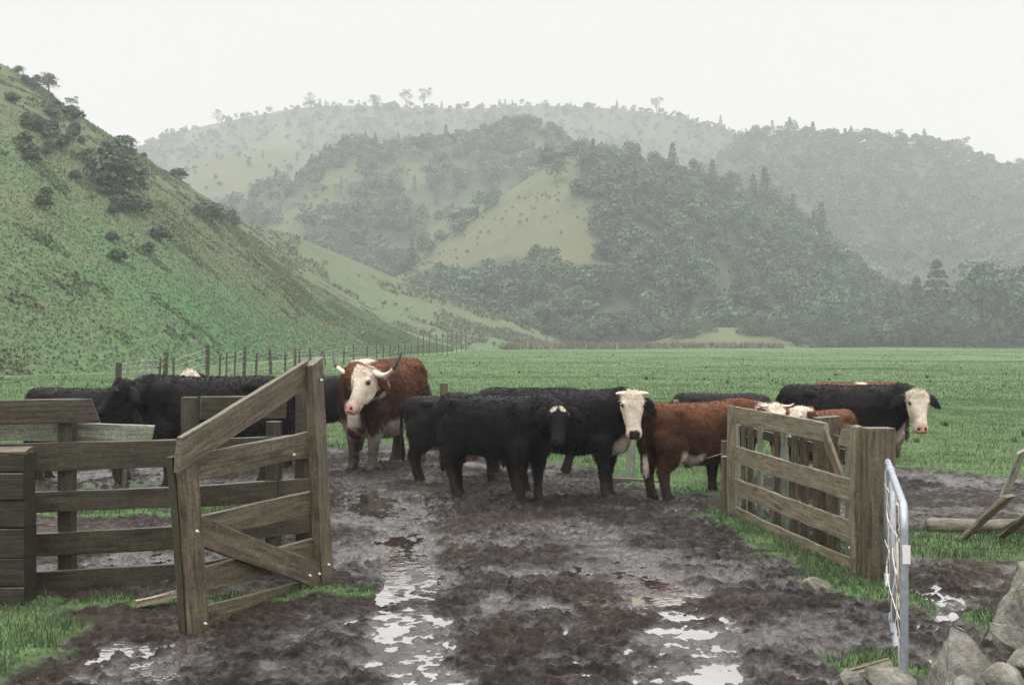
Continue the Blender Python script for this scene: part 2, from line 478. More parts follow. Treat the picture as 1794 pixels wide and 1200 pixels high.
_tx, _ty = np.meshgrid(np.linspace(-2.2, 2.4, 200), np.linspace(5.6, 12, 200))
WL = float(np.quantile(ground_fields(_tx, _ty)[0], 0.125))
print('water level', WL)
wx = np.linspace(-8, 8, 40); wy = np.linspace(4.5, 18, 40)
WX, WY = np.meshgrid(wx, wy)
wi = np.arange(1600).reshape(40, 40)
water = link("puddle_water", mesh_arrays("puddle_water", np.stack([WX, WY, np.full_like(WX, WL)], -1).reshape(-1, 3),
             np.stack([wi[:-1, :-1], wi[:-1, 1:], wi[1:, 1:], wi[1:, :-1]], -1).reshape(-1, 4), smooth=True), M_WATER)
tag(water, "standing rain water in the ruts and hoof prints", "water", kind='structure')

# ---------------------------------------------------------------- hills
def catmull(pts, n):
    pts = np.asarray(pts, float)
    m = len(pts)
    t = np.linspace(0, m - 1 - 1e-6, n)
    i = np.floor(t).astype(int); f = (t - i)[:, None]
    p0 = pts[np.clip(i - 1, 0, m - 1)]; p1 = pts[i]; p2 = pts[np.clip(i + 1, 0, m - 1)]; p3 = pts[np.clip(i + 2, 0, m - 1)]
    return 0.5 * ((2 * p1) + (-p0 + p2) * f + (2 * p0 - 5 * p1 + 4 * p2 - p3) * f * f + (-p0 + 3 * p1 - 3 * p2 + p3) * f ** 3)

class Hill:
    def __init__(s, cols, zbase=-1.5, bulge=1.3, rough=1.0, seed=0, back=80.0, lump=1.0):
        c = np.asarray(cols, float)
        R = np.stack([(c[:, 0] - CX) / FPX * c[:, 2], c[:, 2], EYE - (c[:, 1] - HY) / FPX * c[:, 2]], -1)
        B = np.stack([(c[:, 3] - CX) / FPX * c[:, 4], c[:, 4], np.full(len(c), zbase)], -1)
        s.R, s.B, s.bulge, s.rough, s.seed, s.back, s.lump = R, B, bulge, rough, seed, back, lump
        s.n = len(cols)
    def at(s, u, t):
        """u 0..1 along the hill, t 0 base .. 1 ridge .. >1 far side"""
        m = s.n
        def interp(pts):
            tt = np.clip(u, 0, 1) * (m - 1 - 1e-6)
            i = np.floor(tt).astype(int); f = (tt - i)[..., None]
            p0 = pts[np.clip(i - 1, 0, m - 1)]; p1 = pts[i]; p2 = pts[np.clip(i + 1, 0, m - 1)]; p3 = pts[np.clip(i + 2, 0, m - 1)]
            return 0.5 * ((2 * p1) + (-p0 + p2) * f + (2 * p0 - 5 * p1 + 4 * p2 - p3) * f * f + (-p0 + 3 * p1 - 3 * p2 + p3) * f ** 3)
        R, B = interp(s.R), interp(s.B)
        tf = np.clip(t, 0, 1)
        g = 1 - (1 - tf) ** s.bulge
        xy = B[..., :2] + (R[..., :2] - B[..., :2]) * tf[..., None]
        z = B[..., 2] + (R[..., 2] - B[..., 2]) * g
        over = np.clip(t - 1, 0, None)
        dirv = (R - B)[..., :2]; ln = np.linalg.norm(dirv, axis=-1, keepdims=True) + 1e-6
        xy = xy + dirv / ln * (over * s.back)[..., None]
        hgt = np.clip(R[..., 2] - B[..., 2], 0, None)
        z = z - (1 - np.exp(-1.3 * over)) * hgt * 1.25
        X, Y = xy[..., 0], xy[..., 1]
        env = np.clip(hgt / 20.0, 0, 1) * np.sin(np.clip(tf, 0, 1) * math.pi * 0.5)
        damp = 1 - 0.6 * np.exp(-((t - 1) / 0.06) ** 2)
        z = z + s.rough * env * damp * (5.0 * s.lump * fbm(X / 38.0, Y / 38.0, s.seed, 3) * np.clip(4 * tf * (1 - tf) + 0.08, 0, 1) + 0.9 * fbm(X / 5.0, Y / 5.0, s.seed + 9, 4, 0.6))
        return np.stack([X, Y, z], -1)
    def mesh(s, name, nu, nt_, color_fn, label):
        u = np.linspace(0, 1, nu); t = np.concatenate([np.linspace(0, 1, nt_), np.linspace(1.04, 2.6, 16)])
        U, T = np.meshgrid(u, t)
        V = s.at(U, T)
        id_ = np.arange(V.shape[0] * V.shape[1]).reshape(V.shape[:2])
        q = np.stack([id_[:-1, :-1], id_[:-1, 1:], id_[1:, 1:], id_[1:, :-1]], -1).reshape(-1, 4)
        px = CX + FPX * V[..., 0] / V[..., 1]; py = HY - FPX * (V[..., 2] - EYE) / V[..., 1]
        c = color_fn(px, py, U, T, V)
        o = link(name, mesh_arrays(name, V.reshape(-1, 3), q, c.reshape(-1, 3), 'tint', smooth=True), M_HILL)
        tag(o, label, "hill", kind='structure')
        return o

GREEN = np.array([0.060, 0.128, 0.050]); OLIVE = np.array([0.098, 0.128, 0.064]); DARKF = np.array([0.045, 0.065, 0.038]); PALE = np.array([0.108, 0.118, 0.066])

H_L1 = Hill([(-1100, -420, 150, -1300, 22), (-500, -130, 150, -560, 36), (0, 112, 155, -60, 52), (120, 192, 160, 150, 60), (240, 272, 168, 330, 70), (350, 347, 176, 450, 84),
             (450, 415, 186, 540, 97), (560, 488, 196, 620, 110), (650, 541, 204, 690, 120), (720, 580, 210, 750, 132), (790, 603, 214, 800, 142)], -0.6, 1.12, 0.8, 100, 90)
def col_l1(px, py, U, T, V):
    k = sstep(0.10, 0.62, T + 0.35 * fbm(V[..., 0] / 14, V[..., 1] / 14, 71, 4))[..., None]
    return GREEN * (1 - k) + OLIVE * 0.9 * k
H_L1.mesh("hill", 420, 240, col_l1, "steep tussocky green hillside rising at the left of the field")

H_L2 = Hill([(200, 320, 222, 330, 186), (455, 395, 232, 500, 192), (560, 432, 236, 620, 196), (700, 490, 240, 720, 200), (820, 535, 242, 810, 204), (900, 562, 243, 880, 207),
             (965, 588, 244, 950, 212), (1020, 600, 246, 1010, 218)], -0.6, 1.1, 0.6, 120, 40, 0.4)
def col_l2(px, py, U, T, V):
    k = sstep(0.2, 0.8, T + 0.5 * fbm(V[..., 0] / 14, V[..., 1] / 14, 73, 4))[..., None]
    return (GREEN * 1.05) * (1 - .65 * k) + PALE * 0.9 * .65 * k
H_L2.mesh("hill", 220, 70, col_l2, "pale grassy shoulder beyond the left hillside")

H_C = Hill([(560, 590, 326, 720, 252), (640, 525, 330, 770, 250), (700, 480, 332, 800, 248), (800, 404, 336, 870, 246), (900, 330, 340, 940, 244), (1000, 277, 345, 1030, 242),
            (1090, 294, 350, 1120, 240), (1200, 322, 350, 1230, 238), (1340, 372, 345, 1360, 238), (1440, 432, 340, 1450, 238), (1490, 486, 335, 1530, 238),
            (1560, 530, 330, 1620, 238), (1680, 552, 325, 1740, 238), (1850, 565, 320, 1900, 238), (2100, 575, 320, 2150, 238)], -0.6, 1.25, 1.0, 140, 70)
GC_POLY = [(640, 530), (700, 478), (800, 402), (900, 326), (990, 268), (1030, 276), (1022, 340), (1030, 400), (1080, 452), (1072, 476), (1010, 462), (950, 446), (880, 452), (800, 468), (740, 486), (700, 505)]
def col_c(px, py, U, T, V):
    g = inpoly(px + 14 * fbm(V[..., 0] / 9, V[..., 1] / 9, 81, 3), py + 14 * fbm(V[..., 0] / 9 + 50, V[..., 1] / 9, 82, 3), GC_POLY)[..., None]
    return np.where(g, PALE * 0.95, DARKF)
H_C.mesh("hill", 300, 110, col_c, "bush covered spur in the middle with a bare grassy face")

H_B = Hill([(240, 430, 425, 360, 300), (330, 402, 430, 420, 302), (430, 350, 440, 480, 304), (540, 305, 450, 560, 308), (600, 262, 455, 620, 315), (700, 262, 462, 720, 330), (850, 234, 470, 860, 355),
            (920, 222, 475, 930, 365), (1010, 256, 475, 1020, 368), (1080, 300, 475, 1090, 368), (1180, 360, 470, 1190, 366), (1320, 430, 465, 1320, 366)], -1, 1.2, 1.2, 160, 80)
GB_POLYS = [[(440, 412), (500, 368), (545, 345), (600, 330), (612, 352), (560, 392), (500, 412)],
            [(655, 500), (720, 440), (770, 385), (830, 335), (900, 325), (915, 345), (820, 400), (740, 455), (690, 500)],
            [(570, 300), (610, 285), (640, 300), (600, 330), (560, 335)], [(700, 300), (740, 290), (760, 310), (720, 330)]]
def col_b(px, py, U, T, V):
    g = np.zeros(px.shape, bool)
    jx = px + 16 * fbm(V[..., 0] / 12, V[..., 1] / 12, 83, 3); jy = py + 16 * fbm(V[..., 0] / 12 + 50, V[..., 1] / 12, 84, 3)
    for p in GB_POLYS: g |= inpoly(jx, jy, p)
    return np.where(g[..., None], PALE * 0.8 * np.array([0.85, 1.1, 0.9]), DARKF * 1.1)
H_B.mesh("hill", 260, 90, col_b, "bush covered middle ridge behind the spur")

H_A2 = Hill([(120, 330, 550, 200, 450), (220, 305, 555, 280, 450), (290, 292, 558, 340, 450), (430, 264, 560, 470, 452), (545, 267, 562, 580, 455), (620, 300, 562, 650, 460), (720, 360, 562, 740, 465)], -1, 1.15, 1.0, 180, 60)
H_A2.mesh("hill", 120, 50, lambda px, py, U, T, V: np.broadcast_to(PALE * .9, px.shape + (3,)).copy(), "pale grass shoulder under the far ridge")

H_A = Hill([(60, 330, 750, 100, 580), (200, 282, 755, 220, 580), (245, 258, 757, 260, 580), (300, 236, 758, 320, 580), (400, 212, 760, 410, 580), (540, 188, 762, 545, 585), (650, 186, 764, 655, 590), (740, 190, 765, 745, 590),
            (860, 190, 765, 860, 590), (970, 186, 765, 970, 590), (1130, 196, 762, 1130, 590), (1230, 216, 758, 1230, 590), (1310, 250, 752, 1310, 590), (1420, 320, 745, 1420, 590), (1600, 420, 740, 1600, 590)], -1, 1.15, 1.3, 200, 120)
H_A.mesh("hill", 260, 80, lambda px, py, U, T, V: np.where((px < 620)[..., None] & (fbm(V[..., 0] / 30, V[..., 1] / 30, 91, 3) > 0.02)[..., None], PALE * 0.8, DARKF * 1.3), "far hazy ridge along the skyline")

H_A3 = Hill([(1180, 360, 600, 1200, 430), (1250, 300, 605, 1260, 430), (1310, 248, 610, 1320, 430), (1380, 238, 615, 1390, 430), (1450, 246, 618, 1455, 430), (1480, 252, 620, 1485, 430), (1560, 248, 622, 1560, 430), (1640, 262, 620, 1640, 430),
             (1700, 284, 618, 1700, 430), (1760, 306, 615, 1760, 430), (1800, 314, 612, 1800, 430), (1900, 360, 610, 1900, 430), (2100, 430, 600, 2100, 430)], -1, 1.15, 1.3, 220, 100)
H_A3.mesh("hill", 200, 80, lambda px, py, U, T, V: np.broadcast_to(DARKF * 1.2, px.shape + (3,)).copy(), "hazy forested ridge at the right of the skyline")

# ---------------------------------------------------------------- timber builders
def plank_mesh(name, L, w, t, seed, cut0=None, cut1=None, wob=0.004, nseg=None):
    """a weathered board along local x, width along local y, thickness along local z, worn edges.
    cut0 / cut1: function(v in -1..1) -> x offset of that end (broken or sloping ends)"""
    r = np.random.default_rng(seed)
    nseg = nseg or max(6, int(L / 0.07))
    b = min(min(w, t) * 0.1, 0.006)
    hw, ht = w / 2, t / 2
    ring = [(-hw + b, -ht), (0, -ht), (hw - b, -ht), (hw, -ht + b), (hw, 0), (hw, ht - b), (hw - b, ht), (0, ht), (-hw + b, ht), (-hw, ht - b), (-hw, 0), (-hw, -ht + b)]
    ring = np.array(ring)
    k = len(ring)
    xs = np.linspace(0, L, nseg + 1)
    ph = r.uniform(0, 50)
    bow = r.uniform(-1, 1) * 0.009 * L
    V = []
    for i, x in enumerate(xs):
        yz = ring.copy()
        yz[:, 0] *= 1 + 0.05 * vnoise(np.array([x * 2.1 + ph]), np.array([0.3]), seed)[0]
        jx = np.full(k, x * 5 + ph); jy = np.arange(k) * 1.7
        yz[:, 0] += wob * 2 * vnoise(jx, jy, seed + 1)
        yz[:, 1] += wob * 1.4 * vnoise(jx, jy, seed + 2)
        yz[:, 1] += bow * math.sin(math.pi * x / L)
        f = x / L
        xx = np.full(k, x)
        if cut0: xx += (1 - f) * np.array([cut0(v) for v in yz[:, 0] / hw])
        if cut1: xx += f * np.array([cut1(v) for v in yz[:, 0] / hw])
        V.append(np.column_stack([xx, yz]))
    V = np.concatenate(V)
    q = []
    for i in range(nseg):
        for j in range(k):
            a = i * k + j; c = i * k + (j + 1) % k
            q.append((a, a + k, c + k, c))
    caps = np.array([list(range(k)), [nseg * k + j for j in reversed(range(k))]])
    return mesh_arrays(name, V, [np.array(q), caps])

def frame(x_dir, y_hint):
    x = Vector(x_dir).normalized()
    z = x.cross(Vector(y_hint)).normalized()
    y = z.cross(x)
    M = Matrix((x, y, z)).transposed().to_4x4()
    return M

SEED = [100]
def plank(name, a, b, w, t, mat, root, y_hint=(0, 0, 1), cut0=None, cut1=None, wob=0.004, label=None):
    """board from a to b; y_hint is the direction its width runs in"""
    a, b = Vector(a), Vector(b)
    SEED[0] += 1
    me = plank_mesh(name, (b - a).length, w, t, SEED[0], cut0, cut1, wob)
    M = frame(b - a, y_hint); M.translation = a - (root.location if root else Vector())
    o = link(name, me, mat, root, M)
    if label: o['label'] = label
    return o

def tube_mesh(name, pts, rad, nseg=8, caps=True):
    pts = [Vector(p) for p in pts]
    n = len(pts)
    rad = [rad] * n if isinstance(rad, (int, float)) else rad
    V, F = [], []
    ref = Vector((0.13, 0.21, 0.97))
    for i, p in enumerate(pts):
        tng = (pts[min(i + 1, n - 1)] - pts[max(i - 1, 0)]).normalized()
        if abs(tng.dot(ref)) > 0.95: ref = Vector((0.9, 0.3, 0.1))
        u = tng.cross(ref).normalized(); v = tng.cross(u)
        for k in range(nseg):
            a = 2 * math.pi * k / nseg
            V.append(p + (u * math.cos(a) + v * math.sin(a)) * rad[i])
    for i in range(n - 1):
        for k in range(nseg):
            a = i * nseg + k; b = i * nseg + (k + 1) % nseg
            F.append((a, b, b + nseg, a + nseg))
    fs = [np.array(F)]
    if caps:
        fs.append(np.array([list(reversed(range(nseg))), [(n - 1) * nseg + k for k in range(nseg)]]))
    return mesh_arrays(name, np.array([tuple(v) for v in V]), fs, smooth=True)

def tube(name, pts, rad, mat, root=None, nseg=8):
    off = root.location if root else Vector()
    return link(name, tube_mesh(name, [Vector(p) - off for p in pts], rad, nseg), mat, root)

def bolt(p, n, root, r=0.012):
    p, n = Vector(p), Vector(n).normalized()
    return tube("bolt", [p, p + n * 0.006, p + n * 0.007, p + n * 0.018, p + n * 0.02], [r, r, r * .55, r * .5, r * .2], M_BOLT, root, 10)

# ---------------------------------------------------------------- left timber gate (swung open)
def Z(py, d): return EYE - (py - HY) / FPX * d
gN = Vector(((340 - CX) / FPX * 7.0, 7.0, 0)); gF = Vector(((572 - CX) / FPX * 8.35, 8.35, 0))
gdir = (gF - gN).normalized(); gn = Vector((gdir.y, -gdir.x, 0))        # towards the track
if gn.x < 0: gn = -gn
lean = -0.045
gate = empty("timber_gate", gN, "weathered grey timber gate with a sloping top rail, standing open left of the muddy track", "gate")
def gp(s, z, off=0.0):
    """point on the gate: s along (0 near .. 1 far), height z"""
    p = gN + (gF - gN) * s + gn * off; p = p.copy()
    p.z = z; p.x += lean * (z - 0.1) * (1.6 - 0.6 * s)
    return p
plank("stile", gp(0.02, -0.08), gp(0.02, 1.10), 0.13, 0.075, M_WOOD_G, gate, gdir, wob=.006)
plank("stile", gp(0.975, -0.04), gp(0.975, 1.64), 0.14, 0.075, M_WOOD_G, gate, gdir, wob=.006, cut1=lambda v: 0.03 * v)
GL = (gF - gN).length
plank("backing_stile", gp(0.0, -0.05, -0.064), gp(0.0, 1.08, -0.064), 0.10, 0.05, M_WOOD_D, gate, gdir)
plank("rail", gp(-0.075, 1.10, .06), gp(0.97, 1.555, -.055), 0.19, 0.04, M_WOOD_G, gate, cut0=lambda v: 0.04 * v)
plank("rail", gp(0.0, 0.99, -.055), gp(0.97, 1.04, -.055), 0.175, 0.04, M_WOOD_G, gate)
plank("rail", gp(0.0, 0.605, -.055), gp(0.97, 0.615, -.055), 0.165, 0.04, M_WOOD_G, gate)
plank("rail", gp(0.0, 0.29, -.055), gp(0.97, 0.27, -.055), 0.165, 0.04, M_WOOD_G, gate)
plank("rail", gp(0.0, 0.05, -.055), gp(0.8, -0.01, -.055), 0.17, 0.045, M_WOOD_G, gate)
plank("brace", gp(0.03, 0.63, 0.0), gp(0.93, 0.085, 0.0), 0.17, 0.035, M_WOOD_G, gate, wob=.005)
for s_, z_, o_ in ((0.02, 0.62, .04), (0.03, 0.05, .04), (0.985, 1.5, .04), (0.8, 0.98, -.033), (0.83, 0.12, .02), (0.91, 0.11, .02), (0.975, 0.16, .04)):
    bolt(gp(s_, z_, o_), gn, gate)

# ---------------------------------------------------------------- yard rail fence on the left
def fl(px, d, z): return Vector(((px - CX) / FPX * d, d, z))
def ray_line(px, a, b):
    """depth at which the sight line of column px crosses the ground line a-b (each px, depth)"""
    k = (px - CX) / FPX
    x0, y0 = (a[0] - CX) / FPX * a[1], a[1]; x1, y1 = (b[0] - CX) / FPX * b[1], b[1]
    t = (k * y0 - x0) / ((x1 - x0) - k * (y1 - y0))
    return y0 + (y1 - y0) * t
def fd(px): return ray_line(px, (-190, 7.9), (333, 8.42)) if px < 333 else ray_line(px, (333, 8.42), (537, 8.98))
yard = empty("rail_fence", fl(118, 8.1, 0), "dark wet timber yard fence with rails running behind the sloping open gate", "fence")
def ypost(px, dz, z1, w, mat, off=0.0, t=0.12, tilt=0):
    d = fd(px) + dz
    return plank("post", fl(px, d, -0.15), fl(px + tilt, d, z1), w, t, mat, yard, (1, 0, 0))
ypost(118, 0.06, 1.33, 0.10, M_WOOD_D)
ypost(333, -0.06, 1.375, 0.105, M_WOOD_D)
ypost(478, 0.06, 1.16, 0.105, M_WOOD_D, tilt=2)
ypost(537, 0.10, 1.50, 0.15, M_WOOD_D, t=.15)
ypost(-170, 0.06, 1.3, 0.12, M_WOOD_D)
def yrail(p0, p1, z0, z1, w, mat, dz=0.0, name="rail", cut1=None, label=None, cut0=None):
    return plank(name, fl(p0, fd(p0) + dz, z0), fl(p1, fd(p1) + dz, z1), w, 0.042, mat, yard, cut1=cut1, cut0=cut0, label=label)
yrail(-190, 168, 1.285, 1.285, 0.172, M_WOOD_D, -0.02, cut1=lambda v: -0.03 * v)
yrail(352, 500, 1.29, 1.275, 0.17, M_WOOD_D, 0.0)
yrail(-190, 325, 0.955, 0.965, 0.20, M_WOOD_D, -0.02)
yrail(325, 540, 0.96, 0.955, 0.19, M_WOOD_D, 0.0)
yrail(-190, 325, 0.638, 0.645, 0.148, M_WOOD_D, -0.02)
yrail(325, 540, 0.635, 0.625, 0.16, M_WOOD_D, 0.0)
yrail(-190, 325, 0.33, 0.345, 0.165, M_WOOD_D, -0.02)
yrail(325, 540, 0.345, 0.36, 0.16, M_WOOD_D, 0.0)
yrail(-190, 325, 0.05, 0.065, 0.18, M_WOOD_D, -0.02)
yrail(325, 520, 0.065, 0.10, 0.16, M_WOOD_D, 0.0)
yrail(-190, 268, 1.19, 1.085, 0.145, M_WOOD_GP, 0.14, name="broken_rail", label="pale greenish rail slipped down at an angle", cut1=lambda v: 0.01 * v)
o = plank("fallen_plank", fl(238, 7.55, 0.05), fl(345, 7.75, 0.11), 0.05, 0.045, M_WOOD_P, None, wob=.01)
tag(o, "pale loose plank lying on the ground at the foot of the open gate", "plank")
# stub stick behind the rails
o = plank("stake", fl(216, 12.4, -0.1), fl(222, 12.5, 0.62), 0.05, 0.05, M_WOOD_D, None, (1, 0, 0))
tag(o, "thin dark stake standing in the mud behind the yard fence rails", "stake")

# stacked sleeper ramp end at the far left
def ramp_end():
    d = 7.6
    x1 = (64 - CX) / FPX * (d + .2); x0 = x1 - 0.75
    root = empty("sleeper_stack", Vector((x1 - .3, d + .1, 0)), "dark stack of heavy timber sleepers at the left edge with a paler board for the sky sheen on its wet top", "timber stack")
    z = -0.05
    hs = [0.20, 0.19, 0.20, 0.19, 0.18, 0.125]
    offs = [0.0, 0.006, 0.0, 0.008, -0.01, 0.03, 0.0]
    for h, of in zip(hs, offs):
        plank("sleeper", (x0, d + 0.1 + of, z + h / 2), (x1 - abs(of) * .4, d + 0.1 + of, z + h / 2), h - 0.003, 0.2, M_WOOD_B, root, wob=.003)
        z += h
    plank("sky_sheen_board", (x0, d + 0.09, z - 0.005), (x1, d + 0.09, z + 0.015), 0.13, 0.03, M_WOOD_G, root, (0, 1, 0.2), wob=.004)  # paler timber stands in for sky reflected on the wet top
ramp_end()

# ---------------------------------------------------------------- right timber gate
rF = Vector(((1281 - CX) / FPX * 11.4, 11.4, 0)); rN = Vector(((1503 - CX) / FPX * 8.5, 8.5, 0))
rdir = (rN - rF).normalized(); rn = Vector((rdir.y, -rdir.x, 0))
if rn.x > 0: rn = -rn
rgate = empty("timber_gate", rN, "pale lichen covered timber gate with a broken top rail, right of the muddy track", "gate")
def rp(s, z, off=0.0):
    p = rF + (rN - rF) * s + rn * off; p = p.copy(); p.z = z; return p
RL = (rN - rF).length
plank("stile", rp(0.0, 0.0, -.0), rp(0.0, 1.135, -.0), 0.09, 0.055, M_WOOD_L, rgate, rdir)
plank("stile", rp(1.0, -0.02, .012), rp(1.0, 1.15, .012), 0.085, 0.06, M_WOOD_L, rgate, rdir)
def notch_a(v): return -0.10 * (v + 1) * .5 - 0.03 * math.sin(5 * v)
def notch_b(v): return 0.09 * (v + 1) * .5 + 0.02 * math.sin(7 * v)
plank("rail", rp(0.01, 1.045, -.03), rp(0.80, 1.05, -.03), 0.16, 0.035, M_WOOD_L, rgate, cut1=notch_a, wob=.006)
plank("rail", rp(0.865, 1.06, -.03), rp(0.99, 1.065, -.03), 0.165, 0.035, M_WOOD_L, rgate, cut0=notch_b, wob=.006)
for z0, z1, w in ((0.655, 0.655, 0.165), (0.335, 0.34, 0.16), (0.06, 0.055, 0.16)):
    plank("rail", rp(0.005, z0, -.03), rp(0.99, z1, -.03), w, 0.035, M_WOOD_L, rgate, wob=.006)
plank("hanging_board", rp(0.815, 1.02, 0.02), rp(0.875, 0.60, -0.075), 0.125, 0.028, M_WOOD_L, rgate, rdir, cut0=lambda v: -0.05 * v, label="snapped piece of the top rail hanging down")
bolt(rp(0.95, 0.22, -.01), rn, rgate, .02)

# picket fence right behind it
pk = empty("picket_fence", rF + Vector((0.25, 0, 0)), "mossy upright boards of a close boarded fence behind the broken railed gate", "fence")
def pp(s, z, off=0.0):
    p = rF + (rN - rF) * s - rn * (0.22 + off); p = p.copy(); p.z = z; return p
rr_ = np.random.default_rng(3)
for i, s in enumerate(np.linspace(-0.16, 0.93, 15)):
    w = rr_.uniform(0.085, 0.14)
    if i in (4, 9): continue
    s2 = s + rr_.uniform(-.012, .012)
    plank("picket", pp(s2, -0.05), pp(s2 + rr_.uniform(-.008, .008), 1.0 + rr_.uniform(-.04, .03)), w, 0.024, M_WOOD_G if i % 3 else M_WOOD_GP, pk, rdir)
plank("rail", pp(-0.18, 0.28, .04), pp(0.97, 0.28, .04), 0.09, 0.04, M_WOOD_D, pk)
plank("rail", pp(-0.18, 0.86, .04), pp(0.97, 0.86, .04), 0.09, 0.04, M_WOOD_D, pk)
bp = P(1448, 730, 9.7)
o = plank("strainer_post", (bp.x, bp.y, -0.1), (bp.x, bp.y, bp.z), 0.20, 0.14, M_WOOD_G, None, (1, 0, 0), cut1=lambda v: 0.008 * v)
tag(o, "squat grey post behind the broken gap in the top rail", "post")

# large gate post and latch post
gpx = (1541 - CX) / FPX * 8.32
o = plank("gate_post", (gpx, 8.36, -0.15), (gpx, 8.36, Z(750, 8.32)), 0.205, 0.17, M_WOOD_G, None, (1, 0, 0), wob=.007)
tag(o, "massive square timber gate post beside the steel pipe gate", "post")
lpx = (1270 - CX) / FPX * 11.55
lp = empty("latch_post", Vector((lpx, 11.55, 0)), "short slim post with a wire latch loop at the far end of the right gate", "post")
plank("post", (lpx, 11.55, -0.1), (lpx, 11.55, Z(772, 11.55)), 0.072, 0.07, M_WOOD_G, lp, (1, 0, 0))
cz = Z(801, 11.5)
loop = [Vector((lpx + 0.05 + 0.085 * math.cos(a), 11.52 + 0.07 * math.sin(a), cz + 0.012 * math.sin(2 * a))) for a in np.linspace(0, 2 * math.pi, 22)]
tube("wire_loop", loop, 0.008, M_WIRE, lp, 6)
tube("wire", [Vector((lpx - 0.03, 11.5, cz + 0.04)), Vector((lpx - 0.10, 11.5, cz + 0.02)), Vector((lpx - 0.19, 11.55, cz - 0.015))], 0.0025, M_WIRE, lp, 5)

# ---------------------------------------------------------------- steel pipe gate, edge on
mA = P(1554, 806, 8.15); mB = P(1584, 893, 5.85)
mroot = empty("pipe_gate", Vector((mA.x, mA.y, 0)), "galvanised steel pipe gate with pale wire infill, swung edge on towards the viewer", "gate")
dirm = Vector((mB.x - mA.x, mB.y - mA.y, 0)); mL = dirm.length; dirm /= mL
nrm = Vector((dirm.y, -dirm.x, 0))
def mp(s, z, off=0.0):
    p = Vector((mA.x, mA.y, 0)) + dirm * (s * mL) + nrm * off; p.z = z; return p
ztop = 0.94; zbot = 0.0
def arc(c, a0, a1, r, n=7):
    return [mp((c[0] + r * math.cos(a)) / mL, c[1] + r * math.sin(a)) for a in np.linspace(a0, a1, n)]
R_ = 0.13
fr = [mp(0, zbot)] + arc((R_, ztop - R_), math.pi, math.pi / 2, R_) + arc((mL - R_, ztop - R_), math.pi / 2, 0, R_) + [mp(1, 0.5)] + arc((mL - .04, zbot + .04), 0, -math.pi / 2, .04, 5) + arc((R_, zbot + R_), -math.pi / 2, -math.pi, R_)
tube("frame", fr, 0.0215, M_GALV, mroot, 12)
tube("upright", [mp(0.42, zbot), mp(0.42, ztop)], 0.017, M_GALV, mroot, 8)
tube("collar", [mp(0.27, ztop - .001), mp(0.30, ztop - .001)], 0.029, M_GALV, mroot, 10)
for i, zz in enumerate((0.22, 0.36, 0.50, 0.64, 0.78)):
    pts = [mp(s, zz + 0.012 * math.sin(7 * s + i), 0.02 * math.sin(5 * s + i * 2.1)) for s in np.linspace(0.01, 0.99, 14)]
    tube("mesh_wire", pts, 0.0032, M_WHITEWIRE, mroot, 6)
for i, s0 in enumerate(np.linspace(0.1, 0.92, 9)):
    pts = [mp(s0, z, 0.02 * math.sin(5 * s0 + z * 9 + i)) for z in np.linspace(zbot, ztop, 10)]
    tube("mesh_wire", pts, 0.0026, M_WHITEWIRE, mroot, 6)
tz = Z(972, 5.82)
tg = mp(1.0, tz) + Vector((0.004, -0.024, 0))
bm_t = plank_mesh("tag_plate", 0.095, 0.036, 0.006, 77)
Mt = frame((0, 0, 1), (1, 0, 0)); Mt.translation = tg - Vector((0, 0, .047)) - mroot.location
link("tag_plate", bm_t, M_TAG, mroot, Mt)
tube("hinge", [mp(0.0, 0.62, -.09), mp(0.0, 0.62, 0.0)], 0.014, M_GALV, mroot, 8)
tube("latch_chain", [mp(0.98, 0.82, .02), mp(1.0, 0.75, .035), mp(1.0, 0.62, .03), mp(.995, 0.5, .028)], 0.007, M_WHITEWIRE, mroot, 6)

# ---------------------------------------------------------------- log, leaning broken posts, rocks
def log_mesh(name, a, b, r, seed):
    a, b = Vector(a), Vector(b); n = 26
    ns = 16
    pts, V = [], []
    d = (b - a).normalized(); u = d.cross(Vector((0, 0, 1))).normalized(); v = u.cross(d)
    for i in range(n):
        f = i / (n - 1)
        c = a + (b - a) * f
        rr = r * (1 - 0.12 * f)
        if i == 0 or i == n - 1: rr *= 0.82
        for k in range(ns):
            an = 2 * math.pi * k / ns
            q = rr * (1 + 0.22 * float(vnoise(np.array([f * 6.0]), np.array([k * 0.8]), seed)[0]) + .12 * float(vnoise(np.array([f * 25.0]), np.array([k * 1.6]), seed + 3)[0]))
            V.append(c + u * math.cos(an) * q + v * math.sin(an) * q)
    F = []
    for i in range(n - 1):
        for k in range(ns):
            p, q2 = i * ns + k, i * ns + (k + 1) % ns
            F.append((p, q2, q2 + ns, p + ns))
    return mesh_arrays(name, np.array([tuple(x) for x in V]), [np.array(F), np.array([list(reversed(range(ns))), [(n - 1) * ns + k for k in range(ns)]])], smooth=True)
a_ = P(1622, 925, 10.45); b_ = P(1830, 919, 10.3)
o = link("log", log_mesh("log", (a_.x, a_.y, 0.085), (b_.x, b_.y, 0.10), 0.075, 5), M_WOOD_G)
tag(o, "long mossy log lying in the grass at the right edge", "log")
def stick(name, p0, p1, w, label, mat=M_WOOD_G):
    o = plank(name, p0, p1, w, w * .8, mat, None, (1, 0, 0), wob=.012, cut1=lambda v: 0.03 * v)
    return tag(o, label, "broken post")
stick("broken_post", P(1683, 948, 9.95), P(1768, 868, 9.75), 0.058, "broken post leaning low over the mossy log")
stick("broken_post", P(1758, 872, 10.9), P(1790, 790, 10.75), 0.06, "broken post standing steeply behind the log, tallest of the leaning posts", M_WOOD_GP)
stick("broken_post", P(1752, 938, 9.9), P(1812, 895, 9.7), 0.065, "broken post cut by the right picture edge, lying across the log")

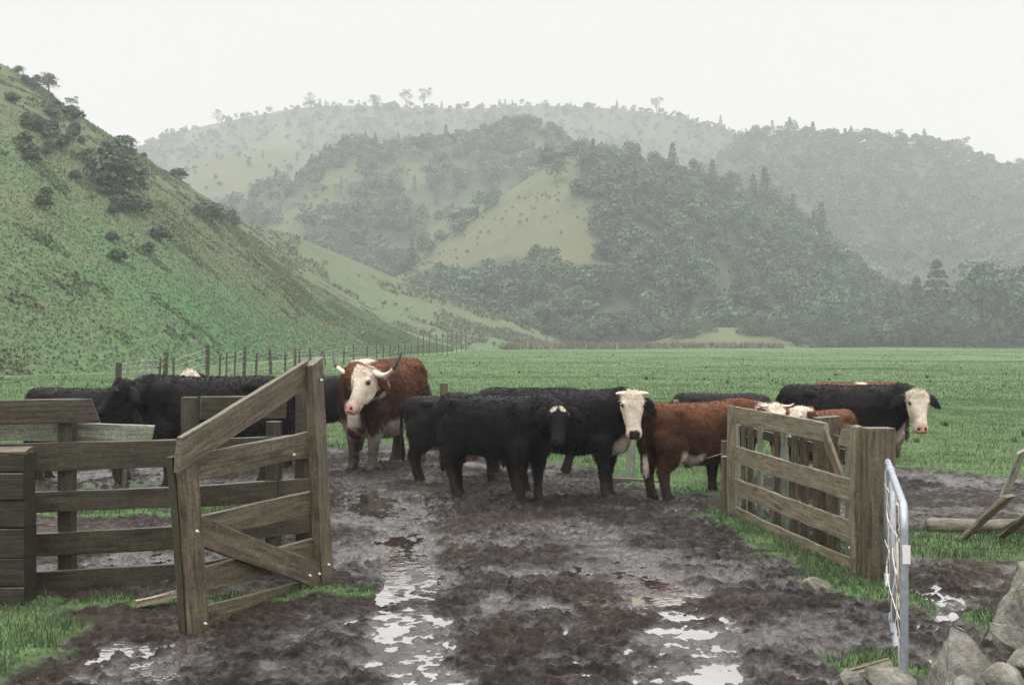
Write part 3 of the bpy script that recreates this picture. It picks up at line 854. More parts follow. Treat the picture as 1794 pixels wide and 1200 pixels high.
def rock_mesh(name, size, seed, cuts=14, squash=1.0, sub=30):
    r = np.random.default_rng(seed)
    n, m = sub * 2, sub
    th = np.linspace(0, 2 * math.pi, n, endpoint=False); ph = np.linspace(0.0, math.pi, m)
    PH, TH = np.meshgrid(ph, th, indexing='ij')
    D = np.stack([np.sin(PH) * np.cos(TH), np.sin(PH) * np.sin(TH), np.cos(PH)], -1)
    rad = np.full(PH.shape, 1.35)
    for _ in range(cuts):
        nn = r.normal(size=3); nn /= np.linalg.norm(nn)
        dd = r.uniform(0.62, 0.95)
        dot = D @ nn
        rad = np.where(dot > 0.05, np.minimum(rad, dd / np.maximum(dot, 0.05)), rad)
    V = D * rad[..., None]
    V = V * (1 + 0.05 * fbm(V[..., 0] * 3 + seed, V[..., 1] * 3 + V[..., 2] * 2.1, seed, 4)[..., None] + .02 * fbm(V[..., 0] * 13 + seed, V[..., 1] * 13 + V[..., 2] * 9, seed + 4, 3)[..., None])
    V = V * np.array(size)
    id_ = np.arange(n * m).reshape(m, n)
    q = np.stack([id_[:-1], np.roll(id_, -1, 1)[:-1], np.roll(id_, -1, 1)[1:], id_[1:]], -1).reshape(-1, 4)
    return mesh_arrays(name, V.reshape(-1, 3), q)
def poly_rock(name, verts, faces, seed, lab, loc):
    """an angular block given by its corners, subdivided and roughened"""
    me = bpy.data.meshes.new(name); me.from_pydata(verts, [], faces)
    ob = bpy.data.objects.new(name, me); COL.objects.link(ob)
    m1 = ob.modifiers.new("b", 'BEVEL'); m1.width = 0.018; m1.segments = 2
    m2 = ob.modifiers.new("s", 'SUBSURF'); m2.subdivision_type = 'SIMPLE'; m2.levels = 4
    dg = bpy.context.evaluated_depsgraph_get(); dg.update()
    me2 = bpy.data.meshes.new_from_object(ob.evaluated_get(dg))
    bpy.data.objects.remove(ob); bpy.data.meshes.remove(me)
    co = np.empty(len(me2.vertices) * 3, np.float32); me2.vertices.foreach_get('co', co); co = co.reshape(-1, 3)
    nr = np.empty(len(me2.vertices) * 3, np.float32); me2.vertices.foreach_get('normal', nr); nr = nr.reshape(-1, 3)
    dsp = 0.035 * fbm(co[:, 0] * 6 + co[:, 2] * 4 + seed, co[:, 1] * 6 - co[:, 2] * 3, seed, 5, 0.6)
    co += nr * dsp[:, None]
    me2.vertices.foreach_set('co', co.ravel())
    me2.name = name
    o = link(name, me2, M_ROCK); o.location = loc; o.scale = (1.12, 1.1, 1.08)
    return tag(o, lab, "rock")
def rock(px, py, d, size, seed, rot, label, sink=0.0):
    p = P(px, py, d)
    o = link("rock", rock_mesh("rock", size, seed), M_ROCK)
    o.location = p; o.rotation_euler = rot
    return tag(o, label, "rock")
# the peaked boulder
c0 = Vector((2.29, 5.72, 0.0)); KB = 1.12
poly_rock("boulder", [(-.185, -.20, -.1), (.15, -.22, -.1), (.20, .16, -.1), (-.16, .22, -.1), (-.06, .08, .35), (.0, .05, .33), (.075, -.08, .15), (-.165, -.16, .06), (.16, .06, .13)],
          [(0, 3, 2, 1), (0, 7, 4, 3), (4, 5, 8, 2, 3), (7, 6, 5, 4), (0, 1, 6, 7), (1, 2, 8, 6), (5, 6, 8)], 3, "peaked boulder with brown and grey faces at the bottom right corner", c0)
c1 = Vector((2.93, 6.25, 0.0))
poly_rock("boulder", [(-.20, -.38, -.1), (.45, -.42, -.1), (.5, .40, -.1), (-.12, .62, -.1), (-.13, -.28, .12), (.05, .45, .47), (.42, .35, .52), (.40, -.35, .2)],
          [(0, 3, 2, 1), (4, 5, 3, 0), (5, 6, 2, 3), (4, 7, 6, 5), (0, 1, 7, 4), (1, 2, 6, 7)], 8, "long slanting rock slab running off the right edge", c1)
rock(1812, 1165, 5.7, (0.13, 0.14, 0.11), 21, (0.1, 0.2, 0.4), "flat grey rock in front of the slanting slab at the right edge")
rock(1768, 1192, 5.5, (0.085, 0.1, 0.07), 22, (0.3, 0.1, 1.4), "small block of rock wedged beside the peaked boulder")
rock(1715, 1228, 5.35, (0.17, 0.12, 0.07), 23, (0.1, 0.1, 0.3), "low blue grey rock at the bottom edge before the peaked boulder")
rock(1560, 1195, 5.75, (0.13, 0.12, 0.10), 24, (0.2, 0.1, 0.5), "small pale rock at the bottom edge left of the pipe gate foot")
rock(1500, 1200, 5.9, (0.075, 0.06, 0.05), 25, (0.1, 0.5, 0.2), "fist sized stone in the grass left of the small pale rock")
rock(1437, 1036, 8.1, (0.11, 0.09, 0.075), 26, (0.0, 0.3, 0.3), "half buried grey stone in the grass below the broken railed gate")
rock(1690, 1205, 5.55, (0.10, 0.09, 0.06), 27, (0.4, 0.1, 2.3), "wedge of grey rock leaning on the near face of the peaked boulder")
rock(1782, 1118, 6.0, (0.09, 0.12, 0.09), 28, (0.2, 0.5, 1.1), "upright chunk of rock between the slanting slab and the right edge")
o = plank("fallen_branch", P(1478, 1178, 5.95), P(1560, 1158, 5.95), 0.03, 0.025, M_WOOD_P, None, wob=.012)
tag(o, "bleached stick lying by the foot of the pipe gate", "stick")
r2 = np.random.default_rng(9)

# ---------------------------------------------------------------- wire fence along the foot of the hill
FP = [(205, 672, 33, 635), (220, 676, 34, 632), (236, 678, 35, 629), (250, 678, 36, 626), (262, 682, 37, 626), (276, 682, 38.5, 628), (288, 684, 40, 617), (305, 682, 42, 628), (363, 676, 45, 605), (384, 672, 46, 622), (396, 670, 47, 618), (410, 668, 48.5, 616), (427, 664, 52, 608),
      (448, 660, 54, 620), (475, 656, 58, 612), (500, 652, 60, 618), (517, 649, 64, 611), (526, 648, 66, 612), (545, 645, 70, 611), (562, 643, 73, 616), (573, 641, 76, 614), (602, 638, 81, 609), (620, 636, 86, 604), (643, 632, 92, 606), (660, 630, 97, 604), (671, 627, 102, 604), (684, 625, 107, 604), (698, 622, 111, 602),
      (709, 620, 115, 601), (720, 617, 119, 600), (732, 610, 122, 590), (741, 608, 125, 588), (752, 605, 128, 586), (765, 602, 131, 586), (775, 600, 134, 583), (784, 598, 137, 581), (792, 596, 140, 580), (800, 594, 143, 579), (808, 592, 146, 578), (815, 591, 149, 577)]
PALEP = {1, 2, 3, 4}; BIG = {0, 6, 8, 12, 14, 16, 18, 23}
root = empty("wire_fence", Vector((-12, 40, 0)), "long post and wire fence following the foot of the left hillside into the distance", "fence")
tops = []
for i, (px, py, d, tpy) in enumerate(FP):
    base = P(px, py, d)
    hgt = P(px, tpy, d).z - base.z
    wdt = 0.15 if i in BIG else (0.07 if i < 12 else 0.11)
    tilt = (0.10 if i in (0, 1, 2, 3, 4, 5) else r2.uniform(-.06, .06))
    if i in (20,): tilt = -0.25
    gz = min(base.z, 3.0)
    top = Vector((base.x + tilt * hgt, base.y, base.z + hgt))
    plank("post" if i in BIG or i > 12 else "batten", Vector((base.x, base.y, min(base.z, .3) - 0.5)), top, wdt, wdt * .8, M_WOOD_GP if i in PALEP else M_WOOD_D, root, (1, 0, 0), label="pale leaning batten" if i in PALEP else None)
    tops.append((Vector((base.x, base.y, base.z)), top))
for k in (0.3, 0.55, 0.75, 0.92):
    tube("wire", [b.lerp(t, k) for b, t in tops], 0.007, M_WIRE, root, 4)

# cross fence behind the cattle
root = empty("wire_fence", Vector((0, 17.5, 0)), "low post and wire fence with a bottom rail standing behind the cattle", "fence")
tp = []
for px, d, pt, w in ((740, 18.6, 700, .07), (775, 18.4, 671, .13), (823, 18.2, 672, .055), (890, 18.0, 678, .06), (960, 17.4, 700, .06), (1030, 16.3, 700, .07), (1104, 15.0, 700, .11), (1180, 14.9, 700, .06), (1250, 14.8, 712, .07), (1330, 14.8, 720, .07)):
    b = P(px, HY, d); b.z = -0.2; t = P(px, pt, d); t.x += .03
    plank("post", b, t, w, w, M_WOOD_GP if w < .12 else M_WOOD_G, root, (1, 0, 0))
    tp.append((Vector((b.x, b.y, 0)), t))
for k in (0.35, 0.6, 0.85):
    tube("wire", [b.lerp(t, k) for b, t in tp], 0.006, M_WIRE, root, 4)
plank("bottom_rail", P(1070, 842, 14.3), P(1160, 848, 14.1), 0.09, 0.06, M_WOOD_G, root)

# ---------------------------------------------------------------- cattle
def loft(rings, ns=20, n_exp=2.3):
    """rings: list of (centre, U, V) with U, V the half-axis vectors -> closed tube"""
    V, F = [], []
    ang = np.linspace(0, 2 * math.pi, ns, endpoint=False)
    ca, sa = np.cos(ang), np.sin(ang)
    e_ = 2.0 / n_exp
    cu = np.sign(ca) * np.abs(ca) ** e_; sv = np.sign(sa) * np.abs(sa) ** e_
    for c, U, W_ in rings:
        V.append(np.asarray(c)[None] + cu[:, None] * np.asarray(U)[None] + sv[:, None] * np.asarray(W_)[None])
    n = len(rings)
    for i in range(n - 1):
        for k in range(ns):
            a = i * ns + k; b = i * ns + (k + 1) % ns
            F.append((a, b, b + ns, a + ns))
    Vv = np.concatenate(V)
    tri = []
    c0 = len(Vv); c1 = c0 + 1
    Vv = np.concatenate([Vv, [np.mean(V[0], 0)], [np.mean(V[-1], 0)]])
    for k in range(ns):
        k2 = (k + 1) % ns
        tri.append((c0, k2, k)); tri.append((c1, (n - 1) * ns + k, (n - 1) * ns + k2))
    return Vv, np.array(F), np.array(tri)

def limb(pts, rx, ry, ns=14, sub=4, exp=2.0):
    """tube through pts; rx along x (fore-aft), ry along y"""
    P_ = catmull(pts, (len(pts) - 1) * sub + 1); A = np.asarray(rx, float); B = np.asarray(ry, float)
    t = np.linspace(0, len(pts) - 1, len(P_)); A = np.interp(t, range(len(pts)), A); B = np.interp(t, range(len(pts)), B)
    return loft([(P_[i], (A[i], 0, 0), (0, B[i], 0)) for i in range(len(P_))], ns, exp)

def curve_tube(pts, rv, rl, ns=16, sub=6, lat=None, exp=2.0):
    P_ = catmull(pts, (len(pts) - 1) * sub + 1)
    t = np.linspace(0, len(pts) - 1, len(P_)); A = np.interp(t, range(len(pts)), rv); B = np.interp(t, range(len(pts)), rl)
    out = []
    for i in range(len(P_)):
        d = P_[min(i + 1, len(P_) - 1)] - P_[max(i - 1, 0)]; d /= np.linalg.norm(d) + 1e-9
        s_ = np.cross(d, (0, 0, 1)); s_ /= np.linalg.norm(s_) + 1e-9
        up = np.cross(s_, d)
        out.append((P_[i], s_ * B[i], up * A[i]))
    return loft(out, ns, exp)

def remesh(parts, voxel):
    Vs, Qs, Ts, off = [], [], [], 0
    for V, q, t in parts:
        Vs.append(V); Qs.append(q + off); Ts.append(t + off); off += len(V)
    me = mesh_arrays("tmp", np.concatenate(Vs), [np.concatenate(Qs), np.concatenate(Ts)])
    ob = bpy.data.objects.new("tmp", me); COL.objects.link(ob)
    r = ob.modifiers.new("r", 'REMESH'); r.mode = 'VOXEL'; r.voxel_size = voxel; r.adaptivity = 0
    s_ = ob.modifiers.new("s", 'SMOOTH'); s_.factor = 0.5; s_.iterations = 5
    dg = bpy.context.evaluated_depsgraph_get(); dg.update()
    m2 = bpy.data.meshes.new_from_object(ob.evaluated_get(dg))
    bpy.data.objects.remove(ob); bpy.data.meshes.remove(me)
    n = len(m2.vertices)
    co = np.empty(n * 3, np.float32); m2.vertices.foreach_get('co', co)
    no = np.empty(n * 3, np.float32); m2.vertices.foreach_get('normal', no)
    lt = np.empty(len(m2.polygons), np.int32); m2.polygons.foreach_get('loop_total', lt)
    vi = np.empty(len(m2.loops), np.int32); m2.loops.foreach_get('vertex_index', vi)
    bpy.data.meshes.remove(m2)
    assert (lt == 4).all()
    return co.reshape(-1, 3), no.reshape(-1, 3), vi.reshape(-1, 4)

C_BLACK = np.array([0.0075, 0.0063, 0.006]); C_RED = np.array([0.118, 0.043, 0.018]); C_REDD = np.array([0.042, 0.017, 0.010])
C_WHITE = np.array([0.60, 0.525, 0.43]); C_PINK = np.array([0.50, 0.27, 0.21]); C_MUD = np.array([0.05, 0.038, 0.030]); C_NOSE = np.array([0.035, 0.027, 0.025])

def cow(X, Y, heading, scale, coat, label, poll, face_az, face_pitch=62, horns=None, nose='dark', seed=0, belly=1.0, fur=1.0, star=False, white_top=False, legs=None,
        tail_white=False, voxel=0.0155, girth=1.0, head_scale=1.0, ears=True, udder=True, brisket_white=None, deep=0.03, leg_white=True, flank_white=False, leg_k=1.18, tag_name="cow", ear_droop=0.25, ear_k=1.0, topline=None):
    r = np.random.default_rng(seed + 900)
    h = math.radians(heading)
    gz = 0.0
    Mw = np.array([[math.cos(h), -math.sin(h)], [math.sin(h), math.cos(h)]])
    # head pose in body space
    pw = np.array([poll[0] - X, poll[1] - Y]); pl = Mw.T @ pw / scale
    pl = np.array([pl[0], pl[1], (poll[2] - gz) / scale])
    az = math.radians(face_az - heading); pt = math.radians(face_pitch)
    hd = np.array([math.cos(az), math.sin(az), 0]); zz = np.array([0, 0, 1.0])
    ax = hd * math.cos(pt) - zz * math.sin(pt); nn = hd * math.sin(pt) + zz * math.cos(pt); ll = np.array([-math.sin(az), math.cos(az), 0])
    L = 0.50 * head_scale; hs = head_scale
    g = girth
    dp = deep
    spine = [(-0.815, 1.10, .09, .07), (-0.79, 1.07, .19, .15), (-0.70, 1.03, .275, .225), (-0.55, 0.995, .315, .275), (-0.36, .955, .35 * belly, .30), (-0.10, .915, .385 * belly, .335 * g), (0.18, .905, .39 * belly, .335 * g),
             (0.42, .935, .375, .30), (0.58, .965, .345, .26), (0.72, .975, .29, .21), (0.82, .97, .20, .14)]
    parts = []
    rings = []
    xs = np.array([s[0] for s in spine])
    cm = catmull([list(s) for s in spine], 45)
    for x, zc, hh, hw in cm:
        q = dp * math.exp(-((x - .1) / .6) ** 2)
        rings.append(((x, 0, zc - q / 2), (0, hw, 0), (0, 0, hh + q / 2)))
    parts.append(loft(rings, 30, 2.35))
    # neck
    n0 = np.array([0.50, 0, 1.0]); n3 = pl + ax * L * 0.16 - nn * 0.05 * hs
    mid = (n0 + n3) / 2 + np.array([0.06, 0, 0.0]); mid[1] *= 0.6
    back = n3 - nn * 0.10 - hd * 0.04
    n1 = np.array([0.74, 0.12 * n3[1], 0.5 * 1.02 + 0.5 * min(max(n3[2], .8), 1.2)])
    parts.append(curve_tube([n0, n1, 0.5 * (n1 + back) + np.array([.03, 0, 0.01]), back, n3], [.30, .255, .20, .15, .115], [.20, .165, .135, .115, .10], 18, 5))
    # head
    secs = [(-0.02, .055, .045, .06), (0.03, .088, .068, .09), (.1, .108, .085, .11), (.2, .117, .088, .12), (.34, .120, .082, .135), (.45, .103, .076, .132), (.58, .085, .068, .115), (.7, .076, .062, .098), (.8, .075, .06, .09), (.89, .082, .058, .082), (.96, .077, .05, .07), (1.02, .055, .034, .048)]
    hr = []
    for u, w, f, b in catmull([list(s) for s in secs], 34):
        c = pl + ax * L * u + nn * hs * (f - b) / 2
        hr.append((c, ll * w * hs, nn * hs * (f + b) / 2))
    parts.append(loft(hr, 22, 2.5))
    for sgn in (-1, 1):                                     # brow ridges over the eyes, cheeks
        c = pl + ax * L * 0.31 + ll * sgn * .098 * hs + nn * .052 * hs
        parts.append(loft([(c - ax * .045, ll * .012, nn * .012), (c - ax * .03, ll * .026, nn * .024), (c, ll * .030, nn * .028), (c + ax * .03, ll * .02, nn * .018), (c + ax * .04, ll * .01, nn * .01)], 10, 2))
        c = pl + ax * L * 0.48 + ll * sgn * .06 * hs - nn * .085 * hs
        parts.append(loft([(c - ax * .10, ll * .02, nn * .02), (c - ax * .05, ll * .045, nn * .055), (c + ax * .03, ll * .04, nn * .05), (c + ax * .11, ll * .02, nn * .02)], 10, 2))
    # legs
    lg = legs or {}
    for i, sgn in enumerate((1, -1)):
        dx, dy = lg.get('f%d' % i, (0, 0))
        parts.append(limb([(.47, sgn * .13, 0.92), (.49, sgn * .185, .72), (.50 + dx * .3, sgn * .165 + dy * .3, .52), (.50 + dx * .6, sgn * .155 + dy * .6, .385), (.495 + dx * .8, sgn * .15 + dy * .8, .22), (.495 + dx * .95, sgn * .15 + dy * .95, .115), (.515 + dx, sgn * .15 + dy, .05), (.53 + dx, sgn * .15 + dy, .0)],
                          np.array([.17, .155, .10, .066, .048, .054, .056, .068]) * leg_k, np.array([.09, .105, .085, .06, .045, .05, .052, .06]) * leg_k))
        dx, dy = lg.get('h%d' % i, (0, 0))
        parts.append(limb([(-.52, sgn * .14, .95), (-.53, sgn * .19, .76), (-.53 + dx * .3, sgn * .185 + dy * .3, .60), (-.615 + dx * .55, sgn * .17 + dy * .5, .46), (-.665 + dx * .65, sgn * .165 + dy * .65, .40), (-.64 + dx * .8, sgn * .16 + dy * .8, .24), (-.61 + dx * .95, sgn * .16 + dy * .95, .115), (-.585 + dx, sgn * .16 + dy, .05), (-.565 + dx, sgn * .16 + dy, .0)],
                          np.array([.22, .215, .17, .105, .075, .052, .054, .056, .068]) * leg_k, np.array([.115, .12, .105, .076, .056, .046, .05, .052, .06]) * leg_k))
    for sgn in (-1, 1):                                     # hook bones, shoulder blades, ribs of the flank
        for (bx, by, bz), (rx_, ry_, rz_) in (((-.47, .215, 1.19), (.10, .065, .07)), ((.47, .20, 1.02), (.15, .10, .24)), ((-.72, .15, 1.10), (.07, .06, .09)), ((-.50, .20, .88), (.20, .12, .22))):
            parts.append(loft([((bx, sgn * by, bz + rz_ * math.cos(a)), (rx_ * math.sin(a) + .002, 0, 0), (0, ry_ * math.sin(a) + .002, 0)) for a in np.linspace(0.05, math.pi - .05, 9)], 14, 2))
    # tail
    sw = r.uniform(-.03, .03)
    parts.append(limb([(-.77, 0, 1.20), (-.845, 0, 1.14), (-.87, sw * .5, .95), (-.865, sw, .72), (-.85, sw, .55), (-.845, sw, .42), (-.84, sw, .30)], [.035, .03, .025, .024, .034, .042, .012], [.04, .032, .026, .025, .034, .042, .012], 10, 4))
    # brisket and udder
    parts.append(limb([(.66, 0, .86), (.70, 0, .70 - dp * .5), (.66, 0, .58 - dp), (.58, 0, .53 - dp)], [.12, .12, .11, .05], [.11, .10, .085, .04], 14, 4))
    if udder: parts.append(limb([(-.36, 0, .66), (-.38, 0, .56), (-.37, 0, .49)], [.16, .13, .06], [.13, .11, .06], 14, 4))
    co, no, quads = remesh(parts, voxel)
    # lumps of wet coat
    x, y, z = co[:, 0].astype(float), co[:, 1].astype(float), co[:, 2].astype(float)
    dsp = 0.010 * fbm(x * 9 + seed, z * 9 + y * 4, seed, 3) + 0.006 * fbm(x * 26, z * 26 + y * 15, seed + 3, 2)
    rel = co - pl
    hu = rel @ ax / L; hl = rel @ ll; hn = rel @ nn
    ishead = (hu > -0.12) & (hu < 1.15) & (np.abs(hl) < .17 * hs) & (hn > -.20 * hs) & (hn < .17 * hs)
    dsp *= np.where(ishead, 0.35, 1.0)
    co = co + no * dsp[:, None]
    # nostril hollows and eye sockets
    for sgn in (-1, 1):
        c = pl + ax * L * 0.955 + ll * sgn * .040 * hs + nn * .038 * hs
        dd = np.linalg.norm((co - c) * 1.0, axis=1)
        co = co - no * (0.014 * np.exp(-(dd / .017) ** 2))[:, None]
    # coat pattern, with sheen and highlight of the backs painted in
    nz = fbm(x * 5 + seed * 3.1, z * 5 + y * 3, seed + 20, 4)
    fine = fbm(x * 30, z * 24 + y * 21, seed + 21, 3)
    if coat == 'hereford':
        t = sstep(0.82, 1.36, z + 0.3 * nz)[:, None]  # back highlight painted in: red lightens towards the top
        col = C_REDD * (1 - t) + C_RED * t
    else:
        col = np.broadcast_to(C_BLACK, co.shape).copy() * (1 + 0.5 * nz[:, None])
        col = col + np.array([.003, .003, .004]) * sstep(1.05, 1.3, z)[:, None]  # bluish sheen along the back, painted into the black coat
    def paint(mask, c):
        nonlocal col
        m_ = np.clip(mask, 0, 1)[:, None]; col = col * (1 - m_) + np.asarray(c) * m_
    headf = ishead.astype(float)
    if coat in ('hereford', 'baldy'):
        fm = headf * sstep(-.15, -.11, hn / hs + 0.03 * nz + 0.06 * (hu > .5)) * sstep(-.10, -.04, hu)
        paint(fm, C_WHITE * (1 + .15 * fine[:, None] + (.55 * np.minimum(nz, .12) + .25 * np.minimum(fbm(x * 14 + seed, z * 14 + y * 9, seed + 31, 3), .1))[:, None]))
        nk = sstep(.30, .16, np.linalg.norm(co - (pl - nn * .12), axis=1) + .12 * nz) * (coat == 'hereford'); paint(nk * (1 - headf) * .9, C_WHITE * .95)
        bw = brisket_white if brisket_white is not None else True
        if bw:
            m_ = sstep(.36, .47, x + .08 * nz) * sstep(.82, .70, z + .12 * nz) * sstep(.50, .56, z) * sstep(.16, .10, np.abs(y) / bw)
            paint(m_, C_WHITE * .85)
    if coat == 'hereford':
        m_ = sstep(.60, .53, z + .10 * nz) * sstep(.30, .42, z) * (np.abs(x) < .45); paint(m_ * (.8 if leg_white else 0), C_WHITE * .75)
        m_ = sstep(.64, .50, z + .18 * nz) * sstep(-.08, .06, fbm(x * 4 + seed, z * 4 + y * 6, seed + 40, 3)); paint(m_ * .85 * (np.abs(x) > .4) * (r.uniform(.4, 1) if leg_white else 0), C_WHITE * .6)
    if topline is not None:
        a_, b_ = topline
        m_ = sstep(a_ - .04, a_ + .02, x + .05 * nz) * sstep(b_ + .04, b_ - .02, x) * sstep(1.19, 1.24, z + .04 * nz) * sstep(.15, .09, np.abs(y)); paint(m_, C_WHITE)
    if star:
        for sgn in (-1, 1):
            q = ((hu - .16 - .9 * np.abs(hl)) / .055) ** 2 + ((hl - sgn * .048) / .042) ** 2
            paint(headf * (q < 1) * (hn > 0), C_WHITE)
    if udder:
        m_ = sstep(.57, .53, z) * (np.abs(x + .37) < .17) * (np.abs(y) < .13); paint(m_ * .9, C_PINK * .8)
    # muzzle
    mz = headf * sstep(.86, .91, hu + .04 * fine) * sstep(-.055, -.03, hn) * sstep(.062, .048, np.abs(hl) / hs)
    mzs = headf * sstep(.74, .90, hu + .05 * fine) * sstep(-.075, -.03, hn); paint(mzs * ((.45 if nose == 'pink' else .12) if coat != 'black' else 0), C_PINK * .9)
    paint(mz * (1 if nose == 'pink' or coat != 'black' else .3), C_PINK if nose == 'pink' else C_NOSE)
    for sgn in (-1, 1):
        c = pl + ax * L * 0.955 + ll * sgn * .040 * hs + nn * .038 * hs
        dd = np.linalg.norm(co - c, axis=1); paint(sstep(.025, .015, dd), (0.012, .008, .008))
        c = pl + ax * L * 0.335 + ll * sgn * .116 * hs + nn * .045 * hs
        dd = np.linalg.norm(co - c, axis=1); paint(sstep(.040, .026, dd) * (.85 if coat != 'black' else .2), (0.05, .035, .03))
    m_ = headf * (hu > .85) * (np.abs(hn + .035) < .006) * .8; paint(m_, (0.03, .02, .018))
    if flank_white: paint(sstep(.66, .58, z + .10 * nz) * sstep(.42, .5, z) * sstep(-.52, -.44, x) * sstep(.02, -.08, x), C_WHITE * .85)
    if tail_white: paint((x < -.80) * sstep(.66, .58, z + .05 * nz), C_WHITE * .8)
    mudm = np.clip(sstep(.50, .12, z + .28 * nz + .1 * fine) * .85 + .25 * sstep(.9, .4, z) * (fine > .15), 0, 1)
    paint(mudm, (C_MUD if coat != 'black' else C_MUD * .5) * (1 + .4 * fine[:, None]))
    paint(sstep(.05, .03, z), (0.022, .018, .015))
    col = np.clip(col, 0.004, 1)
    # wet hair: fine strands lying back along the body
    tri = co[quads]
    a1 = np.linalg.norm(np.cross(tri[:, 1] - tri[:, 0], tri[:, 2] - tri[:, 0]), axis=1)
    nh = int(26000 * fur)
    pick = r.choice(len(quads), nh, p=a1 / a1.sum())
    w = r.dirichlet((1, 1, 1, 1), nh)
    cen = (co[quads[pick]] * w[..., None]).sum(1); nr = no[quads[pick]].mean(1)
    cc = (col[quads[pick]] * w[..., None]).sum(1)
    hx = ((cen - pl) @ ax) / L
    onhead = ((hx > -0.12) & (hx < 1.15) & (np.abs((cen - pl) @ ll) < .17 * hs) & (np.abs((cen - pl) @ nn) < .20 * hs))
    ln = r.uniform(.018, .040, nh) * np.where(onhead, np.where(hx < .2, 1.5, .35), 1.0) * np.where(cen[:, 2] < .35, .5, 1.0)
    flow = np.stack([-0.55 * np.ones(nh), np.zeros(nh), -0.75 * np.ones(nh)], -1)
    flow = np.where(onhead[:, None], ax[None] * .8, flow) + r.normal(0, .35, (nh, 3))
    dirs = nr * 0.62 + flow * 0.8
    dirs /= np.linalg.norm(dirs, axis=1, keepdims=True)
    side = np.cross(dirs, r.normal(size=(nh, 3))); side /= np.linalg.norm(side, axis=1, keepdims=True) + 1e-9
    wd = r.uniform(.0025, .0048, nh)[:, None]
    HV = np.stack([cen - side * wd, cen + side * wd, cen + dirs * ln[:, None]], 1).reshape(-1, 3)
    hc = np.repeat(cc * r.uniform(.7, 1.5, nh)[:, None], 3, 0)
    nb = len(co)
    V = np.concatenate([co, HV]) * scale
    F = [quads, (np.arange(nh * 3).reshape(-1, 3) + nb)]
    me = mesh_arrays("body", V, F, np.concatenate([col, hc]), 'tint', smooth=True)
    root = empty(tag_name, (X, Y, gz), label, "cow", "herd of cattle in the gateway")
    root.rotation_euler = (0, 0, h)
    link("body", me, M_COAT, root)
    # eyes, ears, horns
    for sgn in (-1, 1):
        c = (pl + ax * L * 0.335 + ll * sgn * .112 * hs + nn * .043 * hs) * scale
        rad = .0205 * scale
        V_, q_, t_ = loft([(c + nn * rad * math.cos(a), ll * rad * max(math.sin(a), .02), ax * rad * max(math.sin(a), .02)) for a in np.linspace(0, math.pi, 8)], 12, 2)
        link("eye", mesh_arrays("eye", V_, [q_, t_], smooth=True), M_EYE, root)
        if ears:
            e0 = pl + ax * L * 0.115 + ll * sgn * .098 * hs - nn * .055 * hs
            ed = ll * sgn * .93 - zz * ear_droop - nn * .18; ed /= np.linalg.norm(ed)
            wv = np.cross(ed, nn); wv /= np.linalg.norm(wv); fv = np.cross(wv, ed)
            rg = []
            for f, wd_, th in ((0, .028, .024), (.12, .040, .022), (.3, .058, .016), (.5, .066, .012), (.7, .058, .010), (.88, .036, .008), (1.0, .010, .005)):
                wd_ *= ear_k; c = e0 + ed * .215 * ear_k * f * hs - fv * .03 * f * f - zz * .05 * f * f
                rg.append((c * scale, wv * wd_ * hs * scale, fv * th * scale))
            V_, q_, t_ = loft(rg, 14, 2)
            # fringe of ear hair
            ecol = C_BLACK if coat != 'hereford' else C_RED * .55
            nv = len(V_); k = 500
            pick = r.integers(14, nv - 2, k); st = V_[pick]
            dr = (ed * .7 - zz * .8)[None] + r.normal(0, .4, (k, 3)); dr /= np.linalg.norm(dr, axis=1, keepdims=True)
            sd_ = np.cross(dr, r.normal(size=(k, 3))); sd_ /= np.linalg.norm(sd_, axis=1, keepdims=True)
            HV = np.stack([st - sd_ * .003, st + sd_ * .003, st + dr * r.uniform(.015, .045, (k, 1)) * scale], 1).reshape(-1, 3)
            ce = np.broadcast_to(ecol, (nv + 3 * k, 3)) * np.repeat(r.uniform(.7, 1.4, (nv + 3 * k, 1)), 3, 1)
            link("ear", mesh_arrays("ear", np.concatenate([V_, HV]), [q_, np.concatenate([t_, np.arange(3 * k).reshape(-1, 3) + nv])], ce, 'tint', smooth=True), M_COAT, root)
    if horns:
        for sgn in (-1, 1):
            b0 = pl + ax * L * .045 + ll * sgn * .085 * hs + nn * .01
            pts = []
            for f, (o_, u_, fw) in zip(np.linspace(0, 1, len(horns['curve'])), horns['curve']):
                pts.append((b0 + ll * sgn * o_ + zz * u_ + hd * fw) * scale)
            C_ = catmull(pts, 18)
            r0 = horns.get('r', .03) * scale
            rad = [r0 * (1 - .72 * (i / 17.0) ** 1.3) for i in range(18)]
            hm = tube_mesh("horn", [Vector(p) for p in C_], rad, 10)
            ho_ = link("horn", hm, M_HORN, root)
            if horns.get('tip'):
                tb = tube_mesh("horn_tip", [Vector(p) for p in C_[10:]], [q * 1.06 for q in rad[10:]], 10)
                link("horn_tip", tb, M_HORN_TIP, ho_)
    return root

def at(px, d): return ((px - CX) / FPX * d, d)
SHORT = {'curve': [(-.03, -.01, 0), (.02, -.005, 0), (.06, .0, .005), (.095, -.005, .01)], 'r': .038}
SLIM = {'curve': [(0, 0, 0), (.06, -.005, .01), (.12, .0, .03), (.17, .03, .05)], 'r': .022}
BULLH = {'curve': [(-.02, 0, 0), (.14, -.03, .02), (.29, -.01, .05), (.41, .06, .07), (.48, .16, .06), (.51, .25, .04)], 'r': .036, 'tip': True}

def C(px, d, *a, poll=None, **k):
    x, y = at(px, d)
    return cow(x, y, *a, poll=P(*poll), **k)

